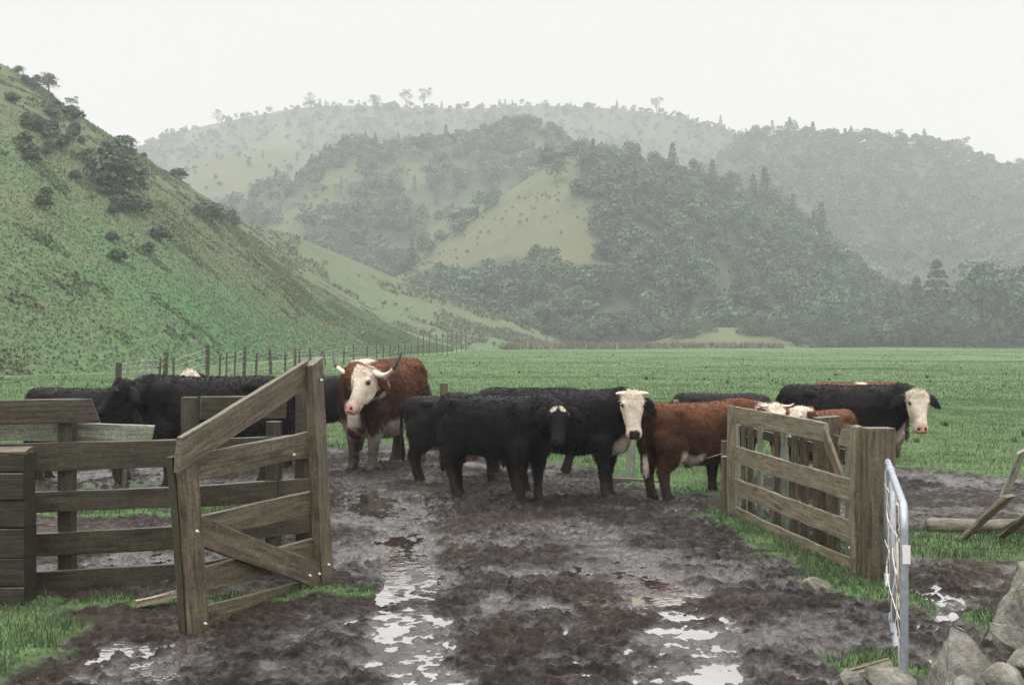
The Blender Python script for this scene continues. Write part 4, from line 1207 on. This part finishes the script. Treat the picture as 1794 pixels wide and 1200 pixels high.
# back row left, behind the yard fence
C(150, 14.6, 0, .90, 'black', "black cow farthest left, only its back showing above the top fence rail", poll=(268, 745, 14.3), face_az=-20, face_pitch=55, seed=1, fur=1.0)
C(375, 13.9, 180, 1.03, 'black', "large black cow broadside behind the sloping timber gate, shaggy head at left", poll=(222, 668, 13.6), face_az=215, face_pitch=50, seed=2, fur=1.2)
C(435, 16.0, 180, .90, 'baldy', "cow almost hidden behind the large black one, just its white poll above that back", poll=(338, 651, 15.7), face_az=200, face_pitch=40, nose='pink', seed=3, fur=.6, ears=False)
C(566, 18.2, 180, .93, 'black', "black cow standing between the gate stile and the horned bull, body cut by both", poll=(470, 690, 18.0), face_az=190, face_pitch=55, seed=4, fur=.8)
# horned bull
C(674, 16.2, -112, 1.16, 'hereford', "big red and white horned bull with long upswept horns, face turned to the left", poll=(650, 650, 15.15), face_az=-133, face_pitch=56, horns=BULLH, ear_k=.72, ear_droop=.5, nose='pink', seed=5, girth=1.12,
  topline=(.42, .74), deep=.15, leg_k=1.25, fur=1.3, tag_name="bull", brisket_white=.62, head_scale=1.1, udder=False, legs={'f0': (.08, 0), 'h0': (.06, .06)})
# centre
C(803, 14.4, 0, .83, 'black', "black cow half hidden between the horned bull and the foremost black cow", poll=(905, 735, 14.2), face_az=-10, face_pitch=60, seed=6, fur=.8)
C(925, 15.4, 180, .875, 'black', "black cow at the back of the middle group, just a rounded hump of back showing", poll=(835, 730, 15.3), face_az=170, face_pitch=60, seed=7, fur=.9)
C(868, 12.7, -36, .905, 'black', "foremost black cow with a small white flash on its forehead, facing the viewer", poll=(978, 706, 11.75), face_az=-92, face_pitch=66, star=True, seed=8, fur=1.1, deep=-.02, leg_k=1.08,
  legs={'h0': (-.10, 0), 'h1': (.12, 0), 'f0': (.05, 0)})
C(992, 13.15, -22, .935, 'baldy', "black cow with bright white face and short pale horns, looking straight at the viewer", poll=(1107, 686, 12.45), face_az=-88, face_pitch=68, horns=SHORT, ear_droop=.55, seed=9, fur=1.2, head_scale=1.12, deep=.0, leg_k=1.1,
  legs={'f1': (.05, 0)})
# right
C(1214, 13.0, 33, .83, 'hereford', "red brown cow with white tail switch, standing across the far end of the right gate", poll=(1356, 709, 12.9), face_az=-80, face_pitch=55, horns=SLIM, nose='pink', seed=10, fur=1.2, tail_white=True, flank_white=True, udder=False, deep=.07, leg_white=False, leg_k=1.3)
C(1262, 15.9, 0, .80, 'black', "low dark cow beyond the red brown one, only a strip of back showing", poll=(1325, 708, 15.6), face_az=-30, face_pitch=50, seed=11, fur=.6)
C(1425, 13.3, -150, .74, 'hereford', "red cow behind the boarded fence, white face pointing down between the boards", poll=(1404, 714, 12.7), face_az=205, face_pitch=68, nose='pink', seed=12, fur=.7, head_scale=1.05)
C(1475, 14.5, -8, .93, 'baldy', "black cow with white face and pink nose, broadside behind the big gate post", poll=(1606, 684, 13.8), face_az=-92, face_pitch=70, nose='pink', seed=13, fur=1.3, head_scale=1.12)
C(1500, 17.0, 180, .885, 'hereford', "reddish cow at the back right, its back showing above the white faced black cow", poll=(1430, 720, 16.8), face_az=180, face_pitch=70, seed=14, fur=.7, topline=(-.12, .02))

# ---------------------------------------------------------------- trees, bush and grass
def leaf_tris(cen, nrm, size, r, spread=0.55):
    n = len(cen)
    nr = nrm + r.normal(0, spread, (n, 3)); nr /= np.linalg.norm(nr, axis=1, keepdims=True) + 1e-9
    a = np.cross(nr, r.normal(size=(n, 3))); a /= np.linalg.norm(a, axis=1, keepdims=True) + 1e-9
    b = np.cross(nr, a)
    s = (size * r.uniform(.6, 1.35, n))[:, None]
    V = np.stack([cen + a * s, cen - a * s * .5 + b * s * .86, cen - a * s * .5 - b * s * .86], 1)
    return V.reshape(-1, 3)

def crown(kind, n, seed):
    """unit-height tree crown: returns tri verts (3n,3) and tints (3n,3)"""
    r = np.random.default_rng(seed)
    if kind == 'cone':
        z = r.uniform(0.10, 1.0, n) ** 1.0
        tier = np.floor(z * 9) / 9.0
        z = tier + (z - tier) * 0.75
        rad = 0.235 * (1 - z) ** 0.8 * (0.72 + 0.28 * r.random(n)) * (1 - 0.4 * (z * 9 % 1)) + .012
        a = r.uniform(0, 2 * math.pi, n)
        rad *= 1 + .3 * np.sin(3 * a + 5 * tier + seed)
        c = np.stack([rad * np.cos(a), rad * np.sin(a), z + .03], -1)
        nr = np.stack([np.cos(a), np.sin(a), np.full(n, .8)], -1)
        V = leaf_tris(c, nr, np.full(n, .035 * math.sqrt(420 / n)), r)
        tint = np.array([.030, .055, .034])[None] * (r.uniform(.55, 1.5, n) * (.8 + .5 * (z * 9 % 1)))[:, None]
    elif kind == 'tier':                      # flat layered crown of the ridge-top trees
        k = 6
        lay = r.integers(0, k, n)
        zc = np.linspace(.42, .98, k)[lay]
        rr = (np.array([.38, .42, .30, .33, .20, .12])[lay]) * np.sqrt(r.random(n))
        a = r.uniform(0, 2 * math.pi, n)
        off = np.array([[.05, 0], [-.06, .03], [.08, 0], [-.05, 0], [.04, 0], [0, 0]])[lay]
        c = np.stack([rr * np.cos(a) + off[:, 0], rr * np.sin(a) + off[:, 1], zc + r.normal(0, .016, n)], -1)
        V = leaf_tris(c, np.tile([0, 0, 1.0], (n, 1)), np.full(n, .035), r, .4)
        tint = np.array([.030, .042, .030])[None] * r.uniform(.6, 1.4, n)[:, None]
    else:
        nb = {'dome': 13, 'shrub': 9, 'open': 10}[kind]
        th = r.uniform(0, 2 * math.pi, nb); h = r.random(nb)
        if kind == 'dome':
            bz = .36 + .46 * h; br = .27 * np.sqrt(np.clip(1 - ((bz - .45) / .55) ** 2, .1, 1)) * r.uniform(.4, 1, nb); bs = r.uniform(.12, .20, nb)
        elif kind == 'open':
            bz = .48 + .42 * h; br = .34 * r.uniform(.4, 1, nb); bs = r.uniform(.09, .15, nb)
        else:
            bz = .22 + .45 * h; br = .42 * np.sqrt(np.clip(1 - h * .8, .1, 1)) * r.uniform(.4, 1, nb); bs = r.uniform(.20, .32, nb)
        B = np.stack([br * np.cos(th), br * np.sin(th), bz], -1)
        B[0] = (0, 0, {'dome': .80, 'open': .8, 'shrub': .68}[kind])
        which = r.integers(0, nb, n)
        d = r.normal(size=(n, 3)); d[:, 2] = np.where(r.random(n) < .7, np.abs(d[:, 2]), d[:, 2]); d /= np.linalg.norm(d, axis=1, keepdims=True)
        c = B[which] + d * (bs[which] * (.75 + .35 * r.random(n)))[:, None]
        c[:, 2] = np.maximum(c[:, 2], .02)
        size = {'dome': .042, 'open': .034, 'shrub': .075}[kind] * math.sqrt(420 / n) 
        V = leaf_tris(c, d, np.full(n, size), r)
        bt = r.uniform(.6, 1.5, nb)[which]
        base = {'dome': [.050, .086, .048], 'open': [.046, .066, .040], 'shrub': [.044, .066, .038]}[kind]
        tint = np.array(base)[None] * (bt * r.uniform(.6, 1.4, n))[:, None]
    return V, np.repeat(tint, 3, 0)

def tri_mesh(name, V, tint):
    return mesh_arrays(name, V, np.arange(len(V)).reshape(-1, 3), tint, 'tint')

PROTO = {}
def proto(kind, n, seed):
    k = (kind, n, seed)
    if k not in PROTO: PROTO[k] = crown(kind, n, seed)
    return PROTO[k]

CROWN_ME, TRUNK_ME = {}, {}
def tree(kind, name, x, y, z, h, label, group, seed=0, n=1100, wide=1.0, cat="tree"):
    k = (kind, seed % 5, n)
    if k not in CROWN_ME:
        V, t = proto(kind, n, seed % 5)
        CROWN_ME[k] = tri_mesh("crown", V, t)
        pts = [Vector((0, 0, -.12)), Vector((.012, 0, .15)), Vector((-.01, .01, .4)), Vector((0, 0, .78))]
        TRUNK_ME[k] = tube_mesh("trunk", pts, [.034, .026, .018, .006], 7)
        if kind in ('open', 'dome', 'tier'):
            tm = [TRUNK_ME[k]]
            r = np.random.default_rng(seed)
            V0 = np.empty(len(tm[0].vertices) * 3, np.float32); tm[0].vertices.foreach_get('co', V0)
            Vs = [V0.reshape(-1, 3)]; Fs = [np.array([list(p.vertices) for p in tm[0].polygons if len(p.vertices) == 4])]
            off = len(Vs[0])
            for j in range(6):
                a = r.uniform(0, 6.28); z0 = r.uniform(.2, .45); rr = r.uniform(.15, .3)
                lm = tube_mesh("limb", [Vector((0, 0, z0)), Vector((rr * .5 * math.cos(a), rr * .5 * math.sin(a), z0 + .14)), Vector((rr * math.cos(a), rr * math.sin(a), z0 + .30))], [.014, .010, .003], 5)
                v = np.empty(len(lm.vertices) * 3, np.float32); lm.vertices.foreach_get('co', v)
                Vs.append(v.reshape(-1, 3)); Fs.append(np.array([list(p.vertices) for p in lm.polygons if len(p.vertices) == 4]) + off); off += len(Vs[-1])
                bpy.data.meshes.remove(lm)
            bpy.data.meshes.remove(tm[0])
            TRUNK_ME[k] = mesh_arrays("trunk", np.concatenate(Vs), Fs)
    root = empty(name, (x, y, z), label, cat, group)
    root.scale = (h * wide, h * wide, h)
    root.rotation_euler = (0, 0, (seed * 1.7) % 6.28)
    link("crown", CROWN_ME[k], M_LEAF, root)
    link("trunk", TRUNK_ME[k], M_BARK, root)
    return root

def hill_grid(H, nu=260, nt_=160):
    U, T = np.meshgrid(np.linspace(0, 1, nu), np.linspace(0.0, 1.0, nt_))
    V = H.at(U, T)
    return V, CX + FPX * V[..., 0] / V[..., 1], HY - FPX * (V[..., 2] - EYE) / V[..., 1]
GRID = {}
def on_hill(key, H, px, py):
    if key not in GRID: GRID[key] = hill_grid(H)
    V, gxp, gyp = GRID[key]
    i = np.argmin((gxp - px) ** 2 + (gyp - py) ** 2)
    return V.reshape(-1, 3)[i]

# lone trees on the skyline (own label each)
SKY = [('A', H_A, 380, 212, 'tier', 9.5, 1.1, "layered lone tree on the far skyline, leftmost of the ridge-top trees"),
       ('A', H_A, 415, 207, 'dome', 4.5, 1.1, "low rounded bush on the far skyline, just right of the leftmost layered tree"),
       ('A', H_A, 546, 188, 'tier', 10, 1.1, "second layered tree on the far skyline, standing at the left end of the level ridge"),
       ('A', H_A, 656, 187, 'dome', 8.5, 1.5, "wide rounded tree on the level far ridge, left of the tall pair"),
       ('A', H_A, 714, 189, 'open', 12.5, 0.95, "shorter left tree of the tall pair on the far ridge"),
       ('A', H_A, 741, 190, 'open', 15, 0.85, "tallest tree on the far ridge, gaps of sky under its crown"),
       ('A', H_A, 775, 190, 'cone', 5, 1.2, "small pointed tree right of the tall pair on the far ridge"),
       ('A', H_A, 1152, 199, 'open', 12, 1.0, "open crowned tree alone on the far ridge above the right slope"),
       ('A', H_A, 1084, 194, 'cone', 7, 1.1, "small pointed tree on the far ridge, left of the open crowned one"),
       ('A', H_A, 1262, 226, 'cone', 10, 1.0, "spiky tree where the far ridge starts to fall to the right"),
       ('A3', H_A3, 1690, 280, 'open', 13, 1.2, "rounded tree breaking the skyline of the right ridge"),
       ('A3', H_A3, 1645, 262, 'cone', 7, 1.2, "small pointed tree on the right ridge left of the rounded one"),
       ('A3', H_A3, 1788, 312, 'dome', 11, 1.3, "broad tree on the skyline cut by the right picture edge"),
       ('L1', H_L1, 128, 198, 'open', 2.3, 1.1, "lone windswept tree on the skyline of the left hill"),
       ('L1', H_L1, 85, 166, 'dome', 3.0, 1.5, "broad dark tree on the left hill skyline, above the windswept one"),
       ('L1', H_L1, 28, 134, 'dome', 1.6, 1.5, "small bushy tree near the top of the left hill at the picture edge"),
       ('L1', H_L1, 222, 258, 'shrub', 2.0, 1.5, "dark shrub on the left hill skyline where the far ridge meets it"),
       ('L1', H_L1, 316, 324, 'dome', 1.3, 1.3, "little rounded shrub perched on the falling edge of the left hill"),
       ('L1', H_L1, 206, 345, 'shrub', 6.0, .95, "largest dark shrub on the face of the left hill"),
       ('L1', H_L1, 372, 392, 'shrub', 2.6, 1.6, "low spreading dark shrub near the right edge of the left hill")]
for i, (k, H, px, py, kind, h, wd, lab) in enumerate(SKY):
    p = on_hill(k, H, px, py)
    tree(kind, "tree" if 'shrub' not in lab else "shrub", p[0], p[1], p[2] - .04 * h, h, lab, None, seed=i, n=1100 if kind != 'tier' else 500, wide=wd, cat="tree" if 'shrub' not in lab else "shrub")

# shrubs on the left hillside
r4 = np.random.default_rng(44)
CL = [(70, 250, 55, 45, 26), (150, 265, 45, 40, 6), (40, 170, 40, 35, 12), (205, 335, 22, 30, 9), (275, 300, 25, 25, 3), (370, 388, 38, 12, 8), (230, 370, 60, 20, 8), (110, 210, 40, 30, 5), (320, 440, 80, 30, 8), (80, 370, 70, 40, 6), (220, 300, 90, 60, 5)]
for cx, cy, sx, sy, n in CL:
    for j in range(int(n * .6)):
        px, py = cx + r4.normal() * sx * .6, cy + r4.normal() * sy * .6
        p = on_hill('L1', H_L1, px, py)
        if px < -60: continue
        tree('shrub', "shrub", p[0], p[1], p[2] - .15, r4.uniform(.8, 2.0), "dark evergreen shrub growing among the tussocks of the left hillside", "shrubs on the left hillside", seed=int(r4.integers(0, 5)), n=420, wide=r4.uniform(.9, 1.6), cat="shrub")

# tall conifers and edge trees at the far side of the field, right
CON = [(1640, 606, 233, 'cone', 18, 1.25, "tall dark conifer at the far field edge, left of the big dark clump"),
       (1606, 606, 240, 'cone', 15, 1.1, "slimmer conifer just left of the tall dark one at the field edge"),
       (1722, 608, 236, 'dome', 18.5, 1.05, "big dark tree at the left of the clump at the field edge, far right"),
       (1765, 608, 233, 'dome', 15.5, 1.0, "big dark tree in the middle of the clump at the field edge, far right"),
       (1800, 608, 230, 'dome', 17.0, 1.0, "big dark tree cut by the right picture edge at the far side of the field"),
       (1565, 606, 250, 'cone', 14, 1.2, "hazy conifer at the foot of the bush spur, leftmost of the edge conifers"),
       (958, 592, 214, 'shrub', 2.6, 1.3, "round bush standing alone at the end of the pale grassy shoulder")]
for i, (px, py, d, kind, h, wd, lab) in enumerate(CON):
    p = P(px, py, d)
    tree(kind, "tree" if kind != 'shrub' else "shrub", p.x, p.y, -0.2 if kind != 'shrub' else p.z, h, lab, None, seed=i + 2, n=1600, wide=wd, cat="tree" if kind != 'shrub' else "shrub")
for i in range(46):
    px = r4.uniform(985, 1830); d = r4.uniform(229, 240)
    kind = 'cone' if r4.random() < .12 else ('dome' if r4.random() < .6 else 'shrub')
    h = r4.uniform(4.0, 7.5) * (1.25 if px > 1420 else 1.0) * (.62 if kind == 'shrub' else 1)
    p = P(px, HY, d)
    tree(kind, "tree", p.x, p.y, -0.2, h, "bushy native tree in the ragged row along the far edge of the field", "trees along the far field edge", seed=int(r4.integers(0, 5)), n=900, wide=r4.uniform(.9, 1.35))
CR = [(1100, 300, 'dome', 10), (1120, 300, 'cone', 9), (1180, 318, 'cone', 12), (1215, 328, 'dome', 9), (1245, 336, 'cone', 10.5), (1340, 372, 'cone', 14), (1318, 368, 'cone', 11), (1362, 384, 'dome', 10),
      (1390, 404, 'cone', 11), (1440, 440, 'cone', 14), (1425, 428, 'cone', 10), (1478, 478, 'dome', 9), (1500, 498, 'cone', 9), (1282, 350, 'dome', 9.5), (1150, 312, 'dome', 8.5), (1060, 290, 'dome', 7)]
for i, (px, py, kind, h) in enumerate(CR):
    p = on_hill('C', H_C, px, py)
    tree(kind, "tree", p[0], p[1], p[2] - .4, h, "dark tree standing out along the crest of the bush spur", "crest trees of the bush spur", seed=i, n=900, wide=1.1 if kind == 'cone' else 1.0)

# bush covering the spurs and ridges (a far wood that reads as one mass)
def woodland(name, label, jobs):
    Vs, Ts = [], []
    for key, H, count, nleaf, hr, accept, tint, conef in jobs:
        r = np.random.default_rng(len(name) * 7 + count)
        U = r.random(count * 3); T = r.random(count * 3) * 1.03
        V = H.at(U, T)
        px = CX + FPX * V[:, 0] / V[:, 1]; py = HY - FPX * (V[:, 2] - EYE) / V[:, 1]
        ok = accept(px, py, V, r)
        V = V[ok][:count]; px = px[ok][:count]
        for i in range(len(V)):
            kind = 'cone' if r.random() < conef else ('dome' if r.random() < .75 else 'shrub')
            pv, pt = proto(kind, nleaf, int(r.integers(0, 5)))
            h = r.uniform(*hr) * (1.25 if kind == 'cone' else (.75 if kind == 'shrub' else 1))
            w = h * r.uniform(.95, 1.45) * (.8 if kind == 'cone' else 1)
            a = r.uniform(0, 6.28); ca, sa = math.cos(a), math.sin(a)
            Q = np.stack([(pv[:, 0] * ca - pv[:, 1] * sa) * w, (pv[:, 0] * sa + pv[:, 1] * ca) * w, pv[:, 2] * h - .1 * h], -1) + V[i]
            Vs.append(Q.astype(np.float32)); Ts.append((pt * np.array(tint) * (r.uniform(.45, 1.5) if kind != 'cone' else r.uniform(.6, 1.2))).astype(np.float32))
    o = link(name, tri_mesh(name, np.concatenate(Vs), np.concatenate(Ts)), M_LEAF)
    tag(o, label, "woodland", kind='stuff')
def acc_c(px, py, V, r):
    jx = px + r.normal(0, 7, px.shape); jy = py + r.normal(0, 7, px.shape)
    return ~(inpoly(jx, jy, GC_POLY) | inpoly(jx, jy - 34, GC_POLY)) | (r.random(px.shape) < .03)
def acc_b(px, py, V, r):
    g = np.zeros(px.shape, bool)
    jx = px + r.normal(0, 9, px.shape); jy = py + r.normal(0, 9, px.shape)
    for p in GB_POLYS: g |= inpoly(jx, jy, p) | inpoly(jx, jy - 20, p)
    return ~g | (r.random(px.shape) < .08)
def acc_a(px, py, V, r):
    n = fbm(V[:, 0] / 30, V[:, 1] / 30, 91, 3)
    return (px > 560) | (n < 0.22) | (r.random(px.shape) < .15)
woodland("woodland", "dense hazy native bush covering the middle spur", [('C', H_C, 2300, 330, (4, 7.5), acc_c, (1.0, 1.0, 1.0), .10)])
woodland("woodland", "hazy bush covering the middle ridge behind the spur", [('B', H_B, 2200, 180, (3.8, 7), acc_b, (1.05, 1.0, 1.0), .10)])
def in_patch(polys, dj):
    def f(px, py, V, r):
        g = np.zeros(px.shape, bool)
        for p in polys: g |= inpoly(px + r.normal(0, dj, px.shape), py + r.normal(0, dj, px.shape), p)
        return g & (fbm(V[:, 0] / 14, V[:, 1] / 14, 95, 3) > -.12)
    return f
woodland("scrub", "low scattered scrub on the bare grassy faces of the middle hills", [('C', H_C, 330, 120, (.6, 1.5), in_patch([GC_POLY], 4), (2.0, 1.6, 1.3), 0), ('B', H_B, 420, 100, (1.2, 3.2), in_patch(GB_POLYS, 5), (1.5, 1.3, 1.15), 0),
    ('L2', H_L2, 60, 150, (.4, 1.0), lambda px, py, V, r: fbm(V[:, 0] / 12, V[:, 1] / 12, 96, 3) > .05, (1.1, 1.0, .9), 0)])
woodland("woodland", "faint bush on the far skyline ridges", [('A', H_A, 4200, 70, (3, 5.5), acc_a, (1.1, 1.05, 1.05), .08), ('A3', H_A3, 1900, 130, (6, 10), lambda px, py, V, r: np.ones(px.shape, bool), (1, 1, 1), .10),
                                              ('A2', H_A2, 420, 90, (1.5, 4.0), lambda px, py, V, r: np.ones(px.shape, bool), (1, 1, 1), .1)])

# tufts of tussock and rank grass on the slopes, rushes at the field edge
def tufts(name, label, pos, hgt, wid, col, r, per=7, cat="grass", mat=None):
    n = len(pos)
    c = np.repeat(pos, per, 0); h = np.repeat(hgt, per) * r.uniform(.6, 1.25, n * per); w = np.repeat(wid, per)
    a = r.uniform(0, 6.28, n * per); rad = np.repeat(hgt, per) * .45 * r.random(n * per)
    b = c + np.stack([np.cos(a) * rad, np.sin(a) * rad, np.zeros(n * per)], -1)
    tipo = np.stack([np.cos(a), np.sin(a), np.zeros(n * per)], -1) * (h * r.uniform(.1, .8, n * per))[:, None]
    sa = a + r.uniform(1.0, 2.1, n * per)
    sd_ = np.stack([np.cos(sa), np.sin(sa), np.zeros(n * per)], -1) * w[:, None]
    tip = b + tipo; tip[:, 2] += h
    V = np.stack([b - sd_, b + sd_, tip], 1).reshape(-1, 3)
    cc = np.repeat(np.repeat(col, per, 0) * r.uniform(.7, 1.35, n * per)[:, None], 3, 0)
    o = link(name, tri_mesh(name, V, cc), mat or M_GRASS)
    return tag(o, label, cat, kind='stuff')
def hill_scatter(H, n, r, tmax=1.0):
    return H.at(r.random(n), r.random(n) * tmax)
r5 = np.random.default_rng(5)
pos = hill_scatter(H_L1, 75000, r5)
nz = fbm(pos[:, 0] / 3.2, pos[:, 1] / 3.2, 61, 4); nz2 = fbm(pos[:, 0] / 22, pos[:, 1] / 22, 62, 3)
up = np.clip(pos[:, 2] / 26.0, 0, 1.2)
keep = (nz + .30 * up + .55 * nz2 > .26)
pos = pos[keep]; k = r5.random(len(pos)) - .12 * up[keep]
cols = np.where((k < .25)[:, None], np.array([.15, .145, .08]), np.where((k < .40)[:, None], np.array([.10, .085, .055]), np.where((k < .52)[:, None], np.array([.055, .065, .038]), np.array([.075, .125, .052]))))
tufts("tussock_grass", "brown and olive tussocks dotted over the left hillside", pos, r5.uniform(.08, .24, len(pos)) * (1 + .5 * up[keep]), r5.uniform(.03, .09, len(pos)), cols, r5, 7)
pos = hill_scatter(H_L1, 60000, r5, .6)
k = r5.random(len(pos)); cols = np.where((k < .2)[:, None], np.array([.11, .125, .06]), np.where((k < .6)[:, None], np.array([.066, .135, .052]), np.array([.05, .11, .042])))
tufts("grass", "short green pasture on the lower slope of the left hillside", pos, r5.uniform(.06, .16, len(pos)), r5.uniform(.02, .06, len(pos)), cols, r5, 4)
pos = hill_scatter(H_L2, 7000, r5); pos = pos[fbm(pos[:, 0] / 8, pos[:, 1] / 8, 64, 3) > -.05]
k = r5.random(len(pos)); cols = np.where((k < .5)[:, None], np.array([.12, .125, .065]), np.where((k < .8)[:, None], np.array([.09, .10, .05]), np.array([.045, .05, .03])))
tufts("rank_grass", "pale rank grass on the shoulder beyond the left hillside", pos, r5.uniform(.3, .8, len(pos)), r5.uniform(.08, .2, len(pos)), cols, r5, 5)
n = 4200
d = r5.uniform(196, 226, n); px = r5.uniform(880, 1370, n)
keep = (d > np.interp(px, [850, 980, 1370], [200, 204, 214]) + r5.normal(0, 2.5, n))
d, px = d[keep], px[keep]
pos = np.stack([(px - CX) / FPX * d, d, np.full(len(d), 0.0)], -1)
k = r5.random(len(pos)); cols = np.where((k < .6)[:, None], np.array([.13, .095, .055]), np.array([.075, .08, .04]))
tufts("rushes", "belt of brown rushes along the far edge of the field", pos, r5.uniform(.6, 1.3, len(pos)), r5.uniform(.1, .25, len(pos)), cols, r5, 5, "rushes")
H_K = Hill([(1090, 606, 232, 1090, 219), (1150, 597, 234, 1150, 219), (1200, 583, 236, 1200, 219), (1260, 574, 238, 1260, 219), (1320, 578, 238, 1320, 220), (1370, 596, 236, 1370, 221), (1420, 606, 234, 1410, 222)], -.3, 1.1, .2, 240, 10)
H_K.mesh("hill", 60, 24, lambda px, py, U, T, V: np.broadcast_to(np.array([.10, .12, .058]), px.shape + (3,)).copy(), "low pale grassy knoll at the far edge of the field")

# blades of grass
def blades(name, label, X, Y, h, w, col, r, two=False):
    n = len(X)
    z, _, _ = ground_fields(X, Y)
    a = r.uniform(0, 6.28, n); la = r.uniform(0, 6.28, n); lean = h * r.uniform(.1, .75, n)
    b = np.stack([X, Y, z - .01], -1)
    s = np.stack([np.cos(a), np.sin(a), np.zeros(n)], -1) * w[:, None]
    tip = b + np.stack([np.cos(la) * lean, np.sin(la) * lean, h], -1)
    if two:
        mid = b + np.stack([np.cos(la) * lean * .3, np.sin(la) * lean * .3, h * .62], -1)
        V = np.stack([b - s, b + s, mid - s * .7, mid + s * .7, tip], 1).reshape(-1, 3)
        i = np.arange(n)[:, None] * 5
        F = [i + np.array([[0, 1, 3, 2]]), i + np.array([[2, 3, 4]])]
        cc = np.repeat(col, 5, 0)
        me = mesh_arrays(name, V, F, cc, 'tint')
    else:
        V = np.stack([b - s, b + s, tip], 1).reshape(-1, 3)
        me = tri_mesh(name, V, np.repeat(col, 3, 0))
    o = link(name, me, M_GRASS)
    return tag(o, label, "grass", kind='stuff')
def grass_col(X, Y, r, bright=1.0):
    n = len(X)
    k = r.random(n) + .35 * fbm(X / 2.5, Y / 2.5, 66, 3)
    c = np.where((k < .12)[:, None], np.array([.125, .12, .065]), np.where((k < .5)[:, None], np.array([.056, .108, .045]), np.where((k < .85)[:, None], np.array([.074, .132, .056]), np.array([.038, .075, .034]))))
    return c * np.array([1.08, 1.02, .96]) * r.uniform(.7, 1.25, n)[:, None] * bright
r6 = np.random.default_rng(6)
n = 330000
X = r6.uniform(-4.8, 5.2, n); Y = r6.uniform(5.2, 13.2, n)
g = grass_mask(X, Y); cl = fbm(X * 5, Y * 5, 67, 2)
keep = (g * 1.1 + cl * .5 > .55) & (r6.random(n) < .62) & (g > .12)
X, Y = X[keep], Y[keep]
blades("grass", "fresh green grass growing along the gates and track edges", X, Y, r6.uniform(.02, .075, len(X)) * (1 + .8 * np.clip(fbm(X * 3, Y * 3, 68, 2), -.4, .6)), r6.uniform(.002, .0042, len(X)), grass_col(X, Y, r6, 0.8), r6, True)
n = 420000
Y = np.sqrt(r6.uniform(13 ** 2, 34 ** 2, n)); X = r6.uniform(-.5, .5, n) * Y * 1.06
g = grass_mask(X, Y); keep = g > r6.uniform(.25, .9, n)
X, Y = X[keep], Y[keep]
tuftn = np.clip(fbm(X * 1.6, Y * 1.6, 69, 3), -.35, .6)
blades("grass", "short grazed pasture behind the cattle", X, Y, r6.uniform(.025, .06, len(X)) * (1 + .6 * tuftn), r6.uniform(.003, .008, len(X)), grass_col(X, Y, r6, 1.2), r6)
n = 300000
Y = 34 * (220 / 34) ** r6.random(n); X = r6.uniform(-.5, .5, n) * Y * 1.05
tuftn = np.clip(.5 * fbm(X * .9, Y * .6, 70, 3), -.35, .6)
ok = X > np.interp(Y, [22, 52, 60, 70, 84, 97, 110, 132, 142, 160, 200, 230], [-24, -25, -22, -20, -18.8, -17.3, -15, -9.6, -7, -6.5, -8, -2])
X, Y, tuftn = X[ok], Y[ok], tuftn[ok]
blades("grass", "pasture stretching to the far edge of the field", X, Y, r6.uniform(.04, .09, len(X)) * (1 + .5 * tuftn), r6.uniform(.012, .03, len(X)) * (Y / 60) ** .6, grass_col(X, Y, r6, 1.35), r6)

n = 480
Y = 15 * (190 / 15) ** r6.random(n); X = r6.uniform(-.5, .52, n) * Y
ok = (grass_mask(X, Y) > .9) & (X > np.interp(Y, [22, 52, 97, 132, 160, 200], [-24, -25, -17.3, -9.6, -6.5, -8])) & (fbm(X * .22, Y * .12, 72, 2) > -.05)
X, Y = X[ok], Y[ok]
pos = np.stack([X, Y, ground_fields(X, Y)[0]], -1)
k = r6.random(len(X)); cols = np.where((k < .3)[:, None], np.array([.11, .10, .06]), np.where((k < .6)[:, None], np.array([.055, .085, .038]), np.array([.085, .125, .05])))
tufts("rank_grass", "darker ungrazed tufts dotted over the field", pos, r6.uniform(.06, .16, len(X)), r6.uniform(.012, .03, len(X)) * (Y / 25) ** .5, cols, r6, 22)
